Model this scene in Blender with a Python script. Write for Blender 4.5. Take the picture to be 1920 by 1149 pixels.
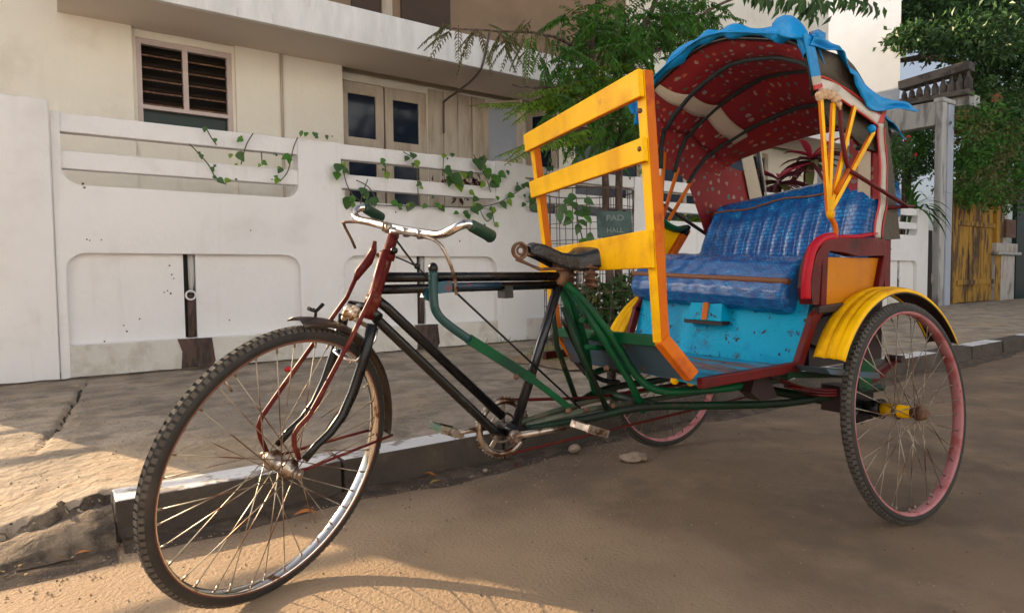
import bpy, bmesh, math, random
from mathutils import Vector as V, Matrix, noise
from mathutils.geometry import tessellate_polygon
R = math.radians
rnd = random.Random(7)
scene = bpy.context.scene
for o in list(bpy.data.objects): bpy.data.objects.remove(o, do_unlink=True)
COL = scene.collection

# ------------------------------------------------------------------ camera
CAM = V((-2.178, -1.655, 0.811)); YAW, PITCH, ROLL, FPX = 0.546, 0.049, -0.010, 1213.8
F_ = V((math.sin(YAW)*math.cos(PITCH), math.cos(YAW)*math.cos(PITCH), -math.sin(PITCH)))
r_ = F_.cross(V((0, 0, 1))).normalized(); u_ = r_.cross(F_)
RT = math.cos(ROLL)*r_ + math.sin(ROLL)*u_; UP = -math.sin(ROLL)*r_ + math.cos(ROLL)*u_
cd = bpy.data.cameras.new('camera'); cam = bpy.data.objects.new('camera', cd); COL.objects.link(cam)
cam.matrix_world = Matrix(((RT.x, UP.x, -F_.x, CAM.x), (RT.y, UP.y, -F_.y, CAM.y), (RT.z, UP.z, -F_.z, CAM.z), (0, 0, 0, 1)))
cd.sensor_width = 36; cd.lens = FPX/1920*36; cd.clip_end = 500; cd.clip_start = .05
scene.camera = cam

# ------------------------------------------------------------------ light
SUN_AZ, SUN_EL = R(118.5), R(23.0)
SD = V((math.cos(SUN_EL)*math.cos(SUN_AZ), math.cos(SUN_EL)*math.sin(SUN_AZ), math.sin(SUN_EL)))
world = bpy.data.worlds.new("World"); scene.world = world; world.use_nodes = True
wn = world.node_tree; bg = wn.nodes['Background']
sky = wn.nodes.new('ShaderNodeTexSky'); sky.sky_type = 'NISHITA'; sky.sun_disc = False
sky.sun_elevation = SUN_EL; sky.sun_rotation = math.pi/2 - SUN_AZ
sky.air_density = .7; sky.dust_density = 5.0; sky.ozone_density = .35
hsv = wn.nodes.new('ShaderNodeHueSaturation'); hsv.inputs['Saturation'].default_value = .62
wn.links.new(sky.outputs[0], hsv.inputs['Color']); wn.links.new(hsv.outputs[0], bg.inputs[0]); bg.inputs[1].default_value = 0.13
ld = bpy.data.lights.new('sun', 'SUN'); ld.energy = 5.0; ld.angle = R(.4); ld.color = (1, .74, .45)
sun = bpy.data.objects.new('sun', ld); COL.objects.link(sun); sun.location = (-6, 8, 8)
sun.rotation_euler = SD.to_track_quat('Z', 'Y').to_euler()
vs = scene.view_settings; vs.view_transform = 'Standard'; vs.look = 'None'; vs.exposure = 0.86; vs.gamma = 1; vs.use_curve_mapping = False

# ------------------------------------------------------------------ pixel -> place, at a stated real depth
def ray(u, v): return F_ + RT*((u-960)/FPX) - UP*((v-574.5)/FPX)
def hit(u, v, pt, n):
    d = ray(u, v); return CAM + d*((pt-CAM).dot(n)/d.dot(n))
def P(u, v, x=None, y=None, z=None):
    if x is not None: return hit(u, v, V((x, 0, 0)), V((1, 0, 0)))
    if y is not None: return hit(u, v, V((0, y, 0)), V((0, 1, 0)))
    return hit(u, v, V((0, 0, z)), V((0, 0, 1)))
# street frame: s along the wall, t away from the road, z up
AL = math.atan(.075); E_ = V((math.cos(AL), math.sin(AL), 0)); N_ = V((-math.sin(AL), math.cos(AL), 0)); OW = V((-1.9, 3.55, 0))
def W(s, t, z): return OW + E_*s + N_*t + V((0, 0, z))
def S(u, v, t=None, s=None, z=None):       # pixel -> (s,t,z)
    if t is not None: X = hit(u, v, OW+N_*t, N_)
    elif s is not None: X = hit(u, v, OW+E_*s, E_)
    else: X = hit(u, v, V((0, 0, z)), V((0, 0, 1)))
    q = X-OW; return (q.dot(E_), q.dot(N_), X.z)

# ------------------------------------------------------------------ materials
def mat(name, col, rough=.55, metal=0., col2=None, s=6., lo=.48, hi=.58, var=.12, vs_=3., bump=.0, bs=60., st=(1, 1, 1), spec=.5, dirt=None, ds=2.5, dlo=.5, dhi=.72, rvar=0., coat=0., trans=0., island=0., streak=None, slo=.52, shi=.75, chips=None, clo=.64):
    m = bpy.data.materials.new(name); m.use_nodes = True; nt = m.node_tree; N = nt.nodes; L = nt.links
    b = N['Principled BSDF']; b.inputs['Metallic'].default_value = metal; b.inputs['Roughness'].default_value = rough
    b.inputs['Specular IOR Level'].default_value = spec; b.inputs['Coat Weight'].default_value = coat
    tc = N.new('ShaderNodeTexCoord'); mp = N.new('ShaderNodeMapping'); mp.inputs['Scale'].default_value = st
    L.new(tc.outputs['Object'], mp.inputs['Vector'])
    def nz(scale, detail=6, rough_=.6):
        n = N.new('ShaderNodeTexNoise'); n.inputs['Scale'].default_value = scale; n.inputs['Detail'].default_value = detail
        n.inputs['Roughness'].default_value = rough_; L.new(mp.outputs[0], n.inputs['Vector']); return n.outputs['Fac']
    def rng(x, a, c, d0, d1):
        r = N.new('ShaderNodeMapRange'); r.inputs[1].default_value = a; r.inputs[2].default_value = c; r.inputs[3].default_value = d0; r.inputs[4].default_value = d1
        L.new(x, r.inputs[0]); return r.outputs[0]
    def mix(a, c, f, mode='MIX'):
        x = N.new('ShaderNodeMix'); x.data_type = 'RGBA'; x.blend_type = mode
        for i, q in ((0, f), (6, a), (7, c)):
            if isinstance(q, (int, float)): x.inputs[i].default_value = q
            elif isinstance(q, tuple): x.inputs[i].default_value = (*q, 1)
            else: L.new(q, x.inputs[i])
        return x.outputs[2]
    c = col
    if island:
        g = N.new('ShaderNodeNewGeometry'); c = mix(c, tuple(min(1, k*(1+island)) for k in col), g.outputs['Random Per Island'])
    if var: c = mix(c, mix(c, tuple([.35]*3), 1., 'MULTIPLY'), rng(nz(vs_), .38, .7, 0, min(1, var*2.2)))
    if col2: c = mix(c, col2, rng(nz(s), lo, hi, 0, 1))
    if dirt: c = mix(c, dirt, rng(nz(ds, 8, .7), dlo, dhi, 0, 1))
    if streak or chips:
        mp2 = N.new('ShaderNodeMapping'); mp2.inputs['Scale'].default_value = (9, 9, .7); L.new(tc.outputs['Object'], mp2.inputs['Vector'])
    if streak:
        n = N.new('ShaderNodeTexNoise'); n.inputs['Scale'].default_value = 1.; n.inputs['Detail'].default_value = 7; L.new(mp2.outputs[0], n.inputs['Vector']); c = mix(c, streak, rng(n.outputs['Fac'], slo, shi, 0, .7))
    if chips:
        n = N.new('ShaderNodeTexNoise'); n.inputs['Scale'].default_value = 34; n.inputs['Detail'].default_value = 4; n.inputs['Roughness'].default_value = .7; L.new(tc.outputs['Object'], n.inputs['Vector']); c = mix(c, chips, rng(n.outputs['Fac'], clo, clo+.02, 0, 1))
    if isinstance(c, tuple): b.inputs['Base Color'].default_value = (*c, 1)
    else: L.new(c, b.inputs['Base Color'])
    if rvar: L.new(rng(nz(s*1.7), .3, .7, max(.03, rough-rvar), min(1, rough+rvar)), b.inputs['Roughness'])
    if bump:
        bp = N.new('ShaderNodeBump'); bp.inputs['Strength'].default_value = bump; bp.inputs['Distance'].default_value = .03
        L.new(nz(bs, 8), bp.inputs['Height']); L.new(bp.outputs[0], b.inputs['Normal'])
    if trans:
        tr = N.new('ShaderNodeBsdfTranslucent'); ms = N.new('ShaderNodeMixShader'); ms.inputs[0].default_value = trans
        if isinstance(c, tuple): tr.inputs[0].default_value = (*c, 1)
        else: L.new(c, tr.inputs[0])
        L.new(b.outputs[0], ms.inputs[1]); L.new(tr.outputs[0], ms.inputs[2]); L.new(ms.outputs[0], N['Material Output'].inputs[0])
    m['_'] = 1
    return m
M = {}
M['whitewash'] = mat('whitewash', (.84, .82, .815), .85, var=.06, vs_=1.1, col2=(.72, .69, .67), s=2.2, lo=.56, hi=.8, bump=.22, bs=26, dirt=(.45, .39, .32), ds=3.4, dlo=.64, dhi=.9, streak=(.52, .47, .43), slo=.60, shi=1.1, chips=(.25, .2, .17), clo=.775)
M['plinth'] = mat('dirty whitewash', (.72, .68, .62), .9, col2=(.46, .40, .33), s=5, lo=.50, hi=.72, bump=.35, bs=30, dirt=(.22, .17, .13), ds=7, dlo=.60, dhi=.85)
M['stain'] = mat('drain stain', (.105, .06, .045), .7, col2=(.03, .022, .02), s=7, lo=.45, hi=.6, dirt=(.22, .15, .1), ds=16, dlo=.58, dhi=.75, bump=.3, bs=40, st=(2.5, 2.5, .6))
M['plaster'] = mat('cream plaster', (.90, .83, .70), .88, streak=(.6, .5, .38), slo=.6, shi=1.1, var=.06, vs_=.8, bump=.2, bs=30, col2=(.66, .58, .47), s=1.6, lo=.55, hi=.85)
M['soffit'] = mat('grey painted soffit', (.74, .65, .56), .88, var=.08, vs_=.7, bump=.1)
M['fascia'] = mat('white painted slab edge', (.86, .84, .82), .85, bump=.15, bs=25, dirt=(.42, .37, .33), ds=4, dlo=.6, dhi=.85, st=(3, 3, .7))
M['tan'] = mat('tan upper floor paint with shade', (.30, .20, .125), .85, bump=.1, var=.15)  # warm paint, darkened further to carry the shade under the upper slab
M['joinery'] = mat('old cream joinery', (.60, .50, .39), .6, col2=(.42, .31, .21), s=3, lo=.5, hi=.7, st=(3, 3, .5), bump=.15)
M['pinkframe'] = mat('pale pink window frame', (.62, .50, .46), .55)
M['pane'] = mat('dark window pane', (.012, .020, .040), .1, spec=.35, var=0)
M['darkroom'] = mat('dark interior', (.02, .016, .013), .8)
M['louvre'] = mat('brown louvre glass', (.035, .022, .016), .18, spec=.6)
M['concrete'] = mat('worn pavement concrete', (.50, .395, .295), .92, var=.3, vs_=3.5, col2=(.25, .20, .15), s=5, lo=.47, hi=.62, bump=.8, bs=26, dirt=(.50, .36, .22), ds=1.2, dlo=.5, dhi=.72, st=(1, 1.25, 1))
M['kerb'] = mat('kerb stone', (.085, .068, .055), .9, col2=(.05, .04, .032), s=8, lo=.46, hi=.62, bump=.5, bs=45, dirt=(.14, .11, .085), ds=4)
M['mortar'] = mat('crumbling mortar darkened for shade', (.28, .21, .15), .95, col2=(.08, .06, .045), s=9, lo=.45, hi=.6, bump=.9, bs=40, dirt=(.3, .2, .12), ds=14, dlo=.6, dhi=.7)  # mortar colour darkened to carry the shade on its road side
M['kerbwhite'] = mat('worn white kerb paint', (.80, .78, .77), .8, col2=(.3, .26, .23), s=11, lo=.53, hi=.62, bump=.3, bs=40)
M['asphalt'] = mat('dusty asphalt', (.235, .157, .097), .9, var=.3, vs_=1.6, col2=(.29, .20, .125), s=2.6, lo=.47, hi=.66, bump=.5, bs=85, dirt=(.155, .11, .075), ds=1.1, dlo=.5, dhi=.72, rvar=.06)
def lit_sand(m):     # sand near the gateway, its pale colour also brightening the sunlit road
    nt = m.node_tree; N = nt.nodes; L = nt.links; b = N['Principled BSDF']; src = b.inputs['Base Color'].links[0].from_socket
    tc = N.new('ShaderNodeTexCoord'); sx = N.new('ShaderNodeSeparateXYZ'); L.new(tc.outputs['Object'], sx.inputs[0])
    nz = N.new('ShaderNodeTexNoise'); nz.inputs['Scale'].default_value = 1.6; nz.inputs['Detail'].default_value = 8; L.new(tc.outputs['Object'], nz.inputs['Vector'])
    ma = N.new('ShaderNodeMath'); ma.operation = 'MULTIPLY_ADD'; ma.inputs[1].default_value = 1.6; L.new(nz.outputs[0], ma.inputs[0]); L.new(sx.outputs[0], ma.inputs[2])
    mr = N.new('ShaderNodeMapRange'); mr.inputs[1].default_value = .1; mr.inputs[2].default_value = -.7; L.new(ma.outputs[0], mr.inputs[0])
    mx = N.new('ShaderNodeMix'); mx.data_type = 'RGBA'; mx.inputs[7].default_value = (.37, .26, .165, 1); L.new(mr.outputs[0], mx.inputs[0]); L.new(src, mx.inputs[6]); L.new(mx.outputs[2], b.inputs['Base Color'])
lit_sand(M['asphalt'])
M['sand'] = mat('sandy earth', (.40, .27, .16), .95, col2=(.29, .2, .12), s=9, bump=.6, bs=60)
M['soil'] = mat('dark gutter dirt', (.10, .07, .05), .95, col2=(.17, .12, .08), s=12, bump=.7, bs=70)
M['crack'] = mat('dirt filled crack', (.06, .045, .035), 1)  # dirt lying in the pavement crack
M['bark'] = mat('dark brown bark', (.09, .055, .04), .9, col2=(.16, .11, .085), s=14, bump=.8, bs=30, st=(1, 1, .3))
M['leaf'] = mat('green leaflet', (.045, .13, .016), .5, var=0, island=1.1, trans=.3)
M['leafdark'] = mat('dark green leaf', (.036, .082, .020), .45, var=0, island=1.0, trans=.22)
M['leaflime'] = mat('lime green leaf', (.13, .22, .018), .5, var=0, island=.8, trans=.35)
M['leafolive'] = mat('olive leaf', (.10, .105, .03), .5, var=0, island=.9, trans=.3)
M['leafbrown'] = mat('dry brown leaf', (.16, .085, .04), .7, var=0, island=.8, trans=.2)
M['leafred'] = mat('burgundy cordyline leaf', (.085, .018, .024), .4, var=0, island=1.4, trans=.25)
M['leafpink'] = mat('bright pink young leaf', (.45, .03, .06), .4, var=0, island=.4, trans=.3)
M['grass'] = mat('pale grass blade', (.13, .17, .045), .6, var=0, island=.8, trans=.25)
M['drydleaf'] = mat('yellow dry leaf', (.42, .27, .06), .7, var=.2)
M['flower'] = mat('red petal', (.62, .01, .012), .5, var=0)
M['orangeleaf'] = mat('orange fallen leaf', (.50, .16, .03), .6, var=.2, island=.5)
M['wire'] = mat('rusty cage wire', (.12, .085, .07), .6, metal=.4)
M['signgreen'] = mat('old green sign paint', (.06, .115, .105), .5, col2=(.03, .06, .055), s=9, dirt=(.25, .3, .28), ds=14, dlo=.62, dhi=.75)
M['signink'] = mat('pale sign lettering', (.22, .27, .25), .6)
M['stone'] = mat('pale stone', (.40, .30, .22), .85, col2=(.28, .2, .14), s=30, bump=.4)
M['yellowwall'] = mat('weathered yellow wall', (.50, .265, .035), .85, col2=(.085, .05, .025), s=2.4, lo=.46, hi=.56, st=(2.2, 2.2, .5), bump=.3, dirt=(.30, .17, .05), ds=6, dlo=.5, dhi=.7)
M['pillar'] = mat('weathered white stucco', (.58, .53, .47), .85, col2=(.25, .2, .16), s=4, lo=.52, hi=.68, bump=.3, st=(1.5, 1.5, .6))
M['greycol'] = mat('grey weathered column', (.52, .50, .48), .9, col2=(.2, .18, .17), s=4, lo=.5, hi=.66, st=(2, 2, .4), bump=.3)
M['darkstone'] = mat('blackened balustrade stone', (.13, .11, .095), .9, col2=(.06, .05, .045), s=5, bump=.3)
M['palewall'] = mat('pale blue grey facade', (.50, .60, .74), .85)  # tint set to cool the light this unseen wall bounces back
M['towerwhite'] = mat('bright white stucco', (.42, .46, .53), .85, var=.05, col2=(.68, .65, .63), s=.8, lo=.55, hi=.85)
M['darkgreen'] = mat('dark green door', (.012, .028, .022), .5)
M['terracotta'] = mat('terracotta', (.34, .09, .035), .7)
M['orangetrim'] = mat('orange painted band', (.50, .20, .04), .7)
# vehicle
M['yellow'] = mat('yellow enamel', (.95, .52, .0), .45, spec=.14, col2=(.62, .25, .01), s=5, lo=.52, hi=.72, var=.08, rvar=.1, bump=.07, bs=60, dirt=(.20, .07, .02), ds=9, dlo=.66, dhi=.74, streak=(.55, .20, .01), slo=.5, shi=.8, chips=(.16, .05, .02), clo=.72)
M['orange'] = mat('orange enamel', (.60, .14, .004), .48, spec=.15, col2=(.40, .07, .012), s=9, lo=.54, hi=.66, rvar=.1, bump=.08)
M['panelorange'] = mat('faded orange panel', (.56, .20, .006), .45, spec=.15, col2=(.38, .12, .012), s=4, lo=.48, hi=.7, rvar=.12, dirt=(.14, .06, .02), ds=14, dlo=.62, dhi=.72, streak=(.30, .09, .01), slo=.48, shi=.75, chips=(.07, .03, .02), clo=.70)
M['maroon'] = mat('dark red enamel', (.115, .006, .006), .45, spec=.22, col2=(.05, .008, .008), s=7, lo=.5, hi=.66, rvar=.12, bump=.1, dirt=(.12, .07, .05), ds=20, dlo=.66, dhi=.72)
M['plum'] = mat('black plum paint', (.022, .008, .010), .5)
M['crimson'] = mat('crimson vinyl', (.46, .006, .022), .45, spec=.2, var=.15)
M['forkred'] = mat('rusty red enamel', (.105, .008, .008), .45, spec=.2, col2=(.14, .03, .018), s=16, lo=.50, hi=.60, rvar=.12, dirt=(.22, .10, .05), ds=30, dlo=.60, dhi=.70)
M['black'] = mat('worn black enamel', (.005, .005, .006), .3, col2=(.025, .02, .018), s=14, lo=.58, hi=.72, rvar=.1, spec=.4)
M['chrome'] = mat('pitted chrome', (.78, .76, .73), .14, metal=1., col2=(.25, .12, .06), s=26, lo=.60, hi=.68, rvar=.08)
M['chromeblack'] = mat('shiny black tube', (.03, .03, .034), .15, metal=.5, rvar=.06)
M['steel'] = mat('greasy steel', (.42, .36, .31), .35, metal=.9, col2=(.12, .06, .035), s=22, lo=.48, hi=.6, rvar=.15)
M['rust'] = mat('rusty brown steel', (.13, .065, .04), .7, metal=.3, col2=(.22, .12, .07), s=25)
M['spoke'] = mat('rusty spoke wire', (.40, .35, .28), .38, metal=.7, col2=(.15, .07, .035), s=9, lo=.5, hi=.62)
M['spokedark'] = mat('dirty spoke wire', (.26, .19, .14), .45, metal=.6, col2=(.09, .05, .035), s=9, lo=.48, hi=.62)
M['rubber'] = mat('dusty tyre rubber', (.022, .020, .019), .7, col2=(.045, .036, .029), s=8, lo=.5, hi=.7, bump=.15, bs=80)
M['treads'] = mat('dusty tyre tread', (.10, .088, .075), .85, col2=(.07, .058, .05), s=22, bump=.2)
M['rubberred'] = mat('rust red rim edge', (.20, .065, .04), .5, metal=.4)
M['pink'] = mat('pink rim enamel', (.50, .20, .21), .45, spec=.25, col2=(.36, .10, .10), s=12, lo=.5, hi=.62, rvar=.1, dirt=(.16, .05, .04), ds=26, dlo=.62, dhi=.7)
M['green'] = mat('green enamel', (.002, .085, .028), .42, spec=.22, col2=(.010, .045, .025), s=7, lo=.5, hi=.64, rvar=.12, dirt=(.15, .055, .035), ds=22, dlo=.64, dhi=.72, bump=.08)
M['greendark'] = mat('grimy dark green enamel', (.006, .030, .014), .5, spec=.25, col2=(.01, .018, .012), s=9, lo=.46, hi=.6, dirt=(.10, .04, .03), ds=24, dlo=.62, dhi=.7, bump=.1)
M['greenbar'] = mat('olive grey worn bar', (.075, .10, .065), .5, col2=(.12, .11, .08), s=12, dirt=(.02, .025, .02), ds=10)
M['teal'] = mat('blue green enamel', (.012, .085, .13), .4, col2=(.16, .03, .03), s=24, lo=.56, hi=.62)
M['tealtube'] = mat('teal tube enamel', (.008, .06, .065), .35, rvar=.1)
M['cyan'] = mat('cyan floor paint', (.0, .40, .66), .45, spec=.14, col2=(.0, .25, .50), s=7, lo=.5, hi=.68, rvar=.12, dirt=(.05, .06, .09), ds=11, dlo=.58, dhi=.66, bump=.2, streak=(.02, .12, .20), slo=.52, shi=.8, chips=(.04, .025, .035), clo=.615)
M['cyanworn'] = mat('cyan floor scuffed to rust', (.002, .33, .55), .5, spec=.15, col2=(.25, .12, .09), s=7, lo=.50, hi=.60, rvar=.12, dirt=(.06, .10, .14), ds=10, dlo=.50, dhi=.62, bump=.2, st=(2.2, .5, 1), chips=(.05, .03, .03), clo=.63)
M['bluegrey'] = mat('blue grey toe board', (.045, .085, .125), .5, col2=(.06, .05, .05), s=8, lo=.5, hi=.66)
M['grip'] = mat('dark green rubber grip', (.008, .045, .026), .45)
M['saddle'] = mat('polished black leather', (.012, .014, .019), .22, rvar=.12, bump=.25, bs=35, col2=(.03, .03, .032), s=10)
M['tarp'] = mat('light blue tarpaulin', (.004, .27, .66), .42, spec=.25, var=.12, vs_=6, bump=.35, bs=14, rvar=.08, col2=(.012, .17, .45), s=5, lo=.52, hi=.75)
M['brown tarp'] = mat('grey brown canvas', (.085, .07, .052), .8, var=.2, bump=.3, bs=40)
M['whiteband'] = mat('dirty white trim tape', (.60, .55, .50), .7, col2=(.42, .36, .3), s=8)
M['beige'] = mat('beige webbing', (.50, .43, .33), .8, bump=.2)
M['redtrim'] = mat('red piping', (.50, .03, .025), .6)
M['brownstrip'] = mat('brown piping', (.20, .075, .03), .6)
M['rope'] = mat('knotted pale rope', (.62, .42, .26), .8, bump=.3)

def fabric_red():
    m = bpy.data.materials.new('red printed fabric'); m.use_nodes = True; nt = m.node_tree; N = nt.nodes; L = nt.links; b = N['Principled BSDF']
    b.inputs['Roughness'].default_value = .7
    uv = N.new('ShaderNodeUVMap'); vo = N.new('ShaderNodeTexVoronoi'); vo.voronoi_dimensions = '2D'; vo.inputs['Scale'].default_value = 19; vo.inputs['Randomness'].default_value = .75
    nz = N.new('ShaderNodeTexNoise'); nz.inputs['Scale'].default_value = 60
    ad = N.new('ShaderNodeMixRGB'); ad.blend_type = 'ADD'; ad.inputs[0].default_value = .02
    L.new(uv.outputs[0], ad.inputs[1]); L.new(nz.outputs['Color'], ad.inputs[2]); L.new(uv.outputs[0], nz.inputs['Vector']); L.new(ad.outputs[0], vo.inputs['Vector'])
    lt = N.new('ShaderNodeMath'); lt.operation = 'LESS_THAN'; lt.inputs[1].default_value = .17; L.new(vo.outputs['Distance'], lt.inputs[0])
    sp = N.new('ShaderNodeSeparateColor'); L.new(vo.outputs['Color'], sp.inputs[0])
    cr = N.new('ShaderNodeValToRGB'); cr.color_ramp.interpolation = 'CONSTANT'; e = cr.color_ramp.elements
    e[0].color = (.30, .20, .15, 1); e[1].position = .3; e[1].color = (.12, .13, .13, 1)
    for q, c in ((.5, (.36, .09, .035, 1)), (.65, (.22, .22, .20, 1)), (.82, (.10, .09, .05, 1))): x = e.new(q); x.color = c
    L.new(sp.outputs[0], cr.inputs[0])
    n2 = N.new('ShaderNodeTexNoise'); n2.inputs['Scale'].default_value = 3; L.new(uv.outputs[0], n2.inputs['Vector'])
    base = N.new('ShaderNodeMix'); base.data_type = 'RGBA'; base.inputs[6].default_value = (.31, .010, .012, 1); base.inputs[7].default_value = (.12, .004, .007, 1); L.new(n2.outputs[0], base.inputs[0])
    mx = N.new('ShaderNodeMix'); mx.data_type = 'RGBA'; L.new(lt.outputs[0], mx.inputs[0]); L.new(base.outputs[2], mx.inputs[6]); L.new(cr.outputs[0], mx.inputs[7]); L.new(mx.outputs[2], b.inputs['Base Color'])
    bp = N.new('ShaderNodeBump'); bp.inputs['Strength'].default_value = .25; n3 = N.new('ShaderNodeTexNoise'); n3.inputs['Scale'].default_value = 8; L.new(uv.outputs[0], n3.inputs['Vector']); L.new(n3.outputs[0], bp.inputs['Height']); bp.inputs['Distance'].default_value = .02; L.new(bp.outputs[0], b.inputs['Normal'])
    return m
M['redfabric'] = fabric_red()
def fabric_blue():
    m = bpy.data.materials.new('blue quilted vinyl'); m.use_nodes = True; nt = m.node_tree; N = nt.nodes; L = nt.links; b = N['Principled BSDF']
    b.inputs['Roughness'].default_value = .21; b.inputs['Coat Weight'].default_value = .25; b.inputs['Specular IOR Level'].default_value = .45; b.inputs['Coat Roughness'].default_value = .2
    uv = N.new('ShaderNodeUVMap'); br = N.new('ShaderNodeTexBrick'); br.inputs['Scale'].default_value = 1; br.offset = .5
    br.inputs['Brick Width'].default_value = .018; br.inputs['Row Height'].default_value = .011; br.inputs['Mortar Size'].default_value = .002; br.inputs['Mortar Smooth'].default_value = .6
    L.new(uv.outputs[0], br.inputs['Vector'])
    n1 = N.new('ShaderNodeTexNoise'); n1.inputs['Scale'].default_value = 28; n1.inputs['Detail'].default_value = 5; L.new(uv.outputs[0], n1.inputs['Vector'])
    cr = N.new('ShaderNodeValToRGB'); e = cr.color_ramp.elements; e[0].position = .38; e[0].color = (.002, .075, .29, 1); e[1].position = .62; e[1].color = (.006, .20, .52, 1)
    x = e.new(.50); x.color = (.003, .125, .39, 1); x = e.new(.74); x.color = (.03, .36, .70, 1); L.new(n1.outputs[0], cr.inputs[0])
    mx = N.new('ShaderNodeMix'); mx.data_type = 'RGBA'; L.new(br.outputs['Fac'], mx.inputs[0]); L.new(cr.outputs[0], mx.inputs[6]); mx.inputs[7].default_value = (.003, .065, .27, 1); L.new(mx.outputs[2], b.inputs['Base Color'])
    sb = N.new('ShaderNodeMath'); sb.operation = 'SUBTRACT'; ml = N.new('ShaderNodeMath'); ml.operation = 'MULTIPLY'; ml.inputs[1].default_value = .7; L.new(n1.outputs[0], ml.inputs[0]); L.new(ml.outputs[0], sb.inputs[0]); L.new(br.outputs['Fac'], sb.inputs[1])
    bp = N.new('ShaderNodeBump'); bp.inputs['Strength'].default_value = .6; bp.inputs['Distance'].default_value = .005; L.new(sb.outputs[0], bp.inputs['Height']); L.new(bp.outputs[0], b.inputs['Normal'])
    return m
M['bluevinyl'] = fabric_blue()

# ------------------------------------------------------------------ mesh builder
class MB:
    def __init__(s): s.v = []; s.f = []; s.mi = []; s.m = 0; s.uv = {}; s.sm = []; s.smooth = True
    def face(s, idx, smooth=None):
        s.f.append(tuple(idx)); s.mi.append(s.m); s.sm.append(s.smooth if smooth is None else smooth)
    def tube(s, pts, r, n=10, closed=False, flat=None):
        pts = [V(p) for p in pts]; k = len(pts); rr = r if isinstance(r, (list, tuple)) else [r]*k
        up = None; base = len(s.v)
        for i, p in enumerate(pts):
            a = pts[i-1] if (i > 0 or closed) else p; c = pts[(i+1) % k] if (i < k-1 or closed) else p
            d = (c-a).normalized()
            if up is None:
                up = V((0, 0, 1)) if abs(d.z) < .9 else V((1, 0, 0)); up = (up-d*up.dot(d)).normalized()
            else: up = (up-d*up.dot(d)).normalized()
            side = d.cross(up)
            for j in range(n):
                q = 2*math.pi*j/n; s.v.append(p+(up*math.cos(q)+side*math.sin(q)*(flat or 1))*rr[i])
        for i in range(k if closed else k-1):
            i2 = (i+1) % k
            for j in range(n):
                j2 = (j+1) % n; s.face((base+i*n+j, base+i2*n+j, base+i2*n+j2, base+i*n+j2), True)
        if not closed:
            s.face([base+j for j in range(n)], False); s.face([base+(k-1)*n+j for j in reversed(range(n))], False)
        return s
    def hexa(s, c):          # 8 corners: 0-3 bottom loop, 4-7 top loop
        b = len(s.v); s.v += [V(x) for x in c]
        for f in ((3, 2, 1, 0), (4, 5, 6, 7), (0, 1, 5, 4), (1, 2, 6, 5), (2, 3, 7, 6), (3, 0, 4, 7)): s.face([b+i for i in f], False)
        return s
    def box(s, p, q):        # world axis aligned
        x0, y0, z0 = p; x1, y1, z1 = q
        return s.hexa([(x0, y0, z0), (x1, y0, z0), (x1, y1, z0), (x0, y1, z0), (x0, y0, z1), (x1, y0, z1), (x1, y1, z1), (x0, y1, z1)])
    def sbox(s, p, q):       # street frame aligned
        x0, y0, z0 = p; x1, y1, z1 = q
        return s.hexa([W(*c) for c in [(x0, y0, z0), (x1, y0, z0), (x1, y1, z0), (x0, y1, z0), (x0, y0, z1), (x1, y0, z1), (x1, y1, z1), (x0, y1, z1)]])
    def beam(s, a, b, w, h, side=V((0, 1, 0))):
        a = V(a); b = V(b); d = (b-a).normalized(); sd = (side-d*side.dot(d)).normalized(); up = d.cross(sd)
        c = []
        for e in (a, b):
            for (i, j) in ((-1, -1), (1, -1), (1, 1), (-1, 1)): c.append(e+sd*(i*w/2)+up*(j*h/2))
        return s.hexa(c)
    def prism(s, pts, th):   # polygon (any 3d planar) extruded by vector th
        pts = [V(p) for p in pts]; th = V(th); b = len(s.v); n = len(pts); s.v += pts+[p+th for p in pts]
        tri = tessellate_polygon([pts])
        for t in tri: s.face([b+i for i in t], False); s.face([b+n+i for i in reversed(t)], False)
        for i in range(n): j = (i+1) % n; s.face((b+i, b+j, b+n+j, b+n+i), False)
        return s
    def grid(s, fn, nu, nv, uvfn=None, smooth=True, skip=None):
        b = len(s.v)
        for i in range(nu+1):
            for j in range(nv+1):
                s.v.append(V(fn(i/nu, j/nv)))
                if uvfn: s.uv[len(s.v)-1] = uvfn(i/nu, j/nv)
        for i in range(nu):
            for j in range(nv):
                if skip and skip(i, j): continue
                a = b+i*(nv+1)+j; s.face((a, a+1, a+nv+2, a+nv+1), smooth)
        return s
    def ball(s, c, r, n=10, sc=(1, 1, 1)):
        c = V(c)
        def fn(a, b_):
            th = a*math.pi; ph = b_*2*math.pi
            return c+V((math.sin(th)*math.cos(ph)*sc[0], math.sin(th)*math.sin(ph)*sc[1], math.cos(th)*sc[2]))*r
        return s.grid(fn, n, n*2)
    def ring(s, c, nrm, R_, r, n=32, m=8):
        c = V(c); nrm = V(nrm).normalized(); a = nrm.orthogonal().normalized(); b = nrm.cross(a)
        return s.tube([c+(a*math.cos(2*math.pi*i/n)+b*math.sin(2*math.pi*i/n))*R_ for i in range(n)], r, m, closed=True)
    def cyl(s, a, b, r, n=16): return s.tube([a, b], r, n)
    def leaf(s, p, d, up, L, Wd, fold=.25):    # leaf: two folded halves
        d = d.normalized(); sd = d.cross(up)
        if sd.length < 1e-4: sd = d.orthogonal()
        sd.normalize(); nn = sd.cross(d); b = len(s.v)
        m1 = p+d*(L*.42); s.v += [p, m1+sd*(Wd/2)+nn*(Wd*fold), p+d*L-nn*(L*.12), m1-sd*(Wd/2)+nn*(Wd*fold)]
        s.face((b, b+1, b+2), False); s.face((b, b+2, b+3), False); return s
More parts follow.
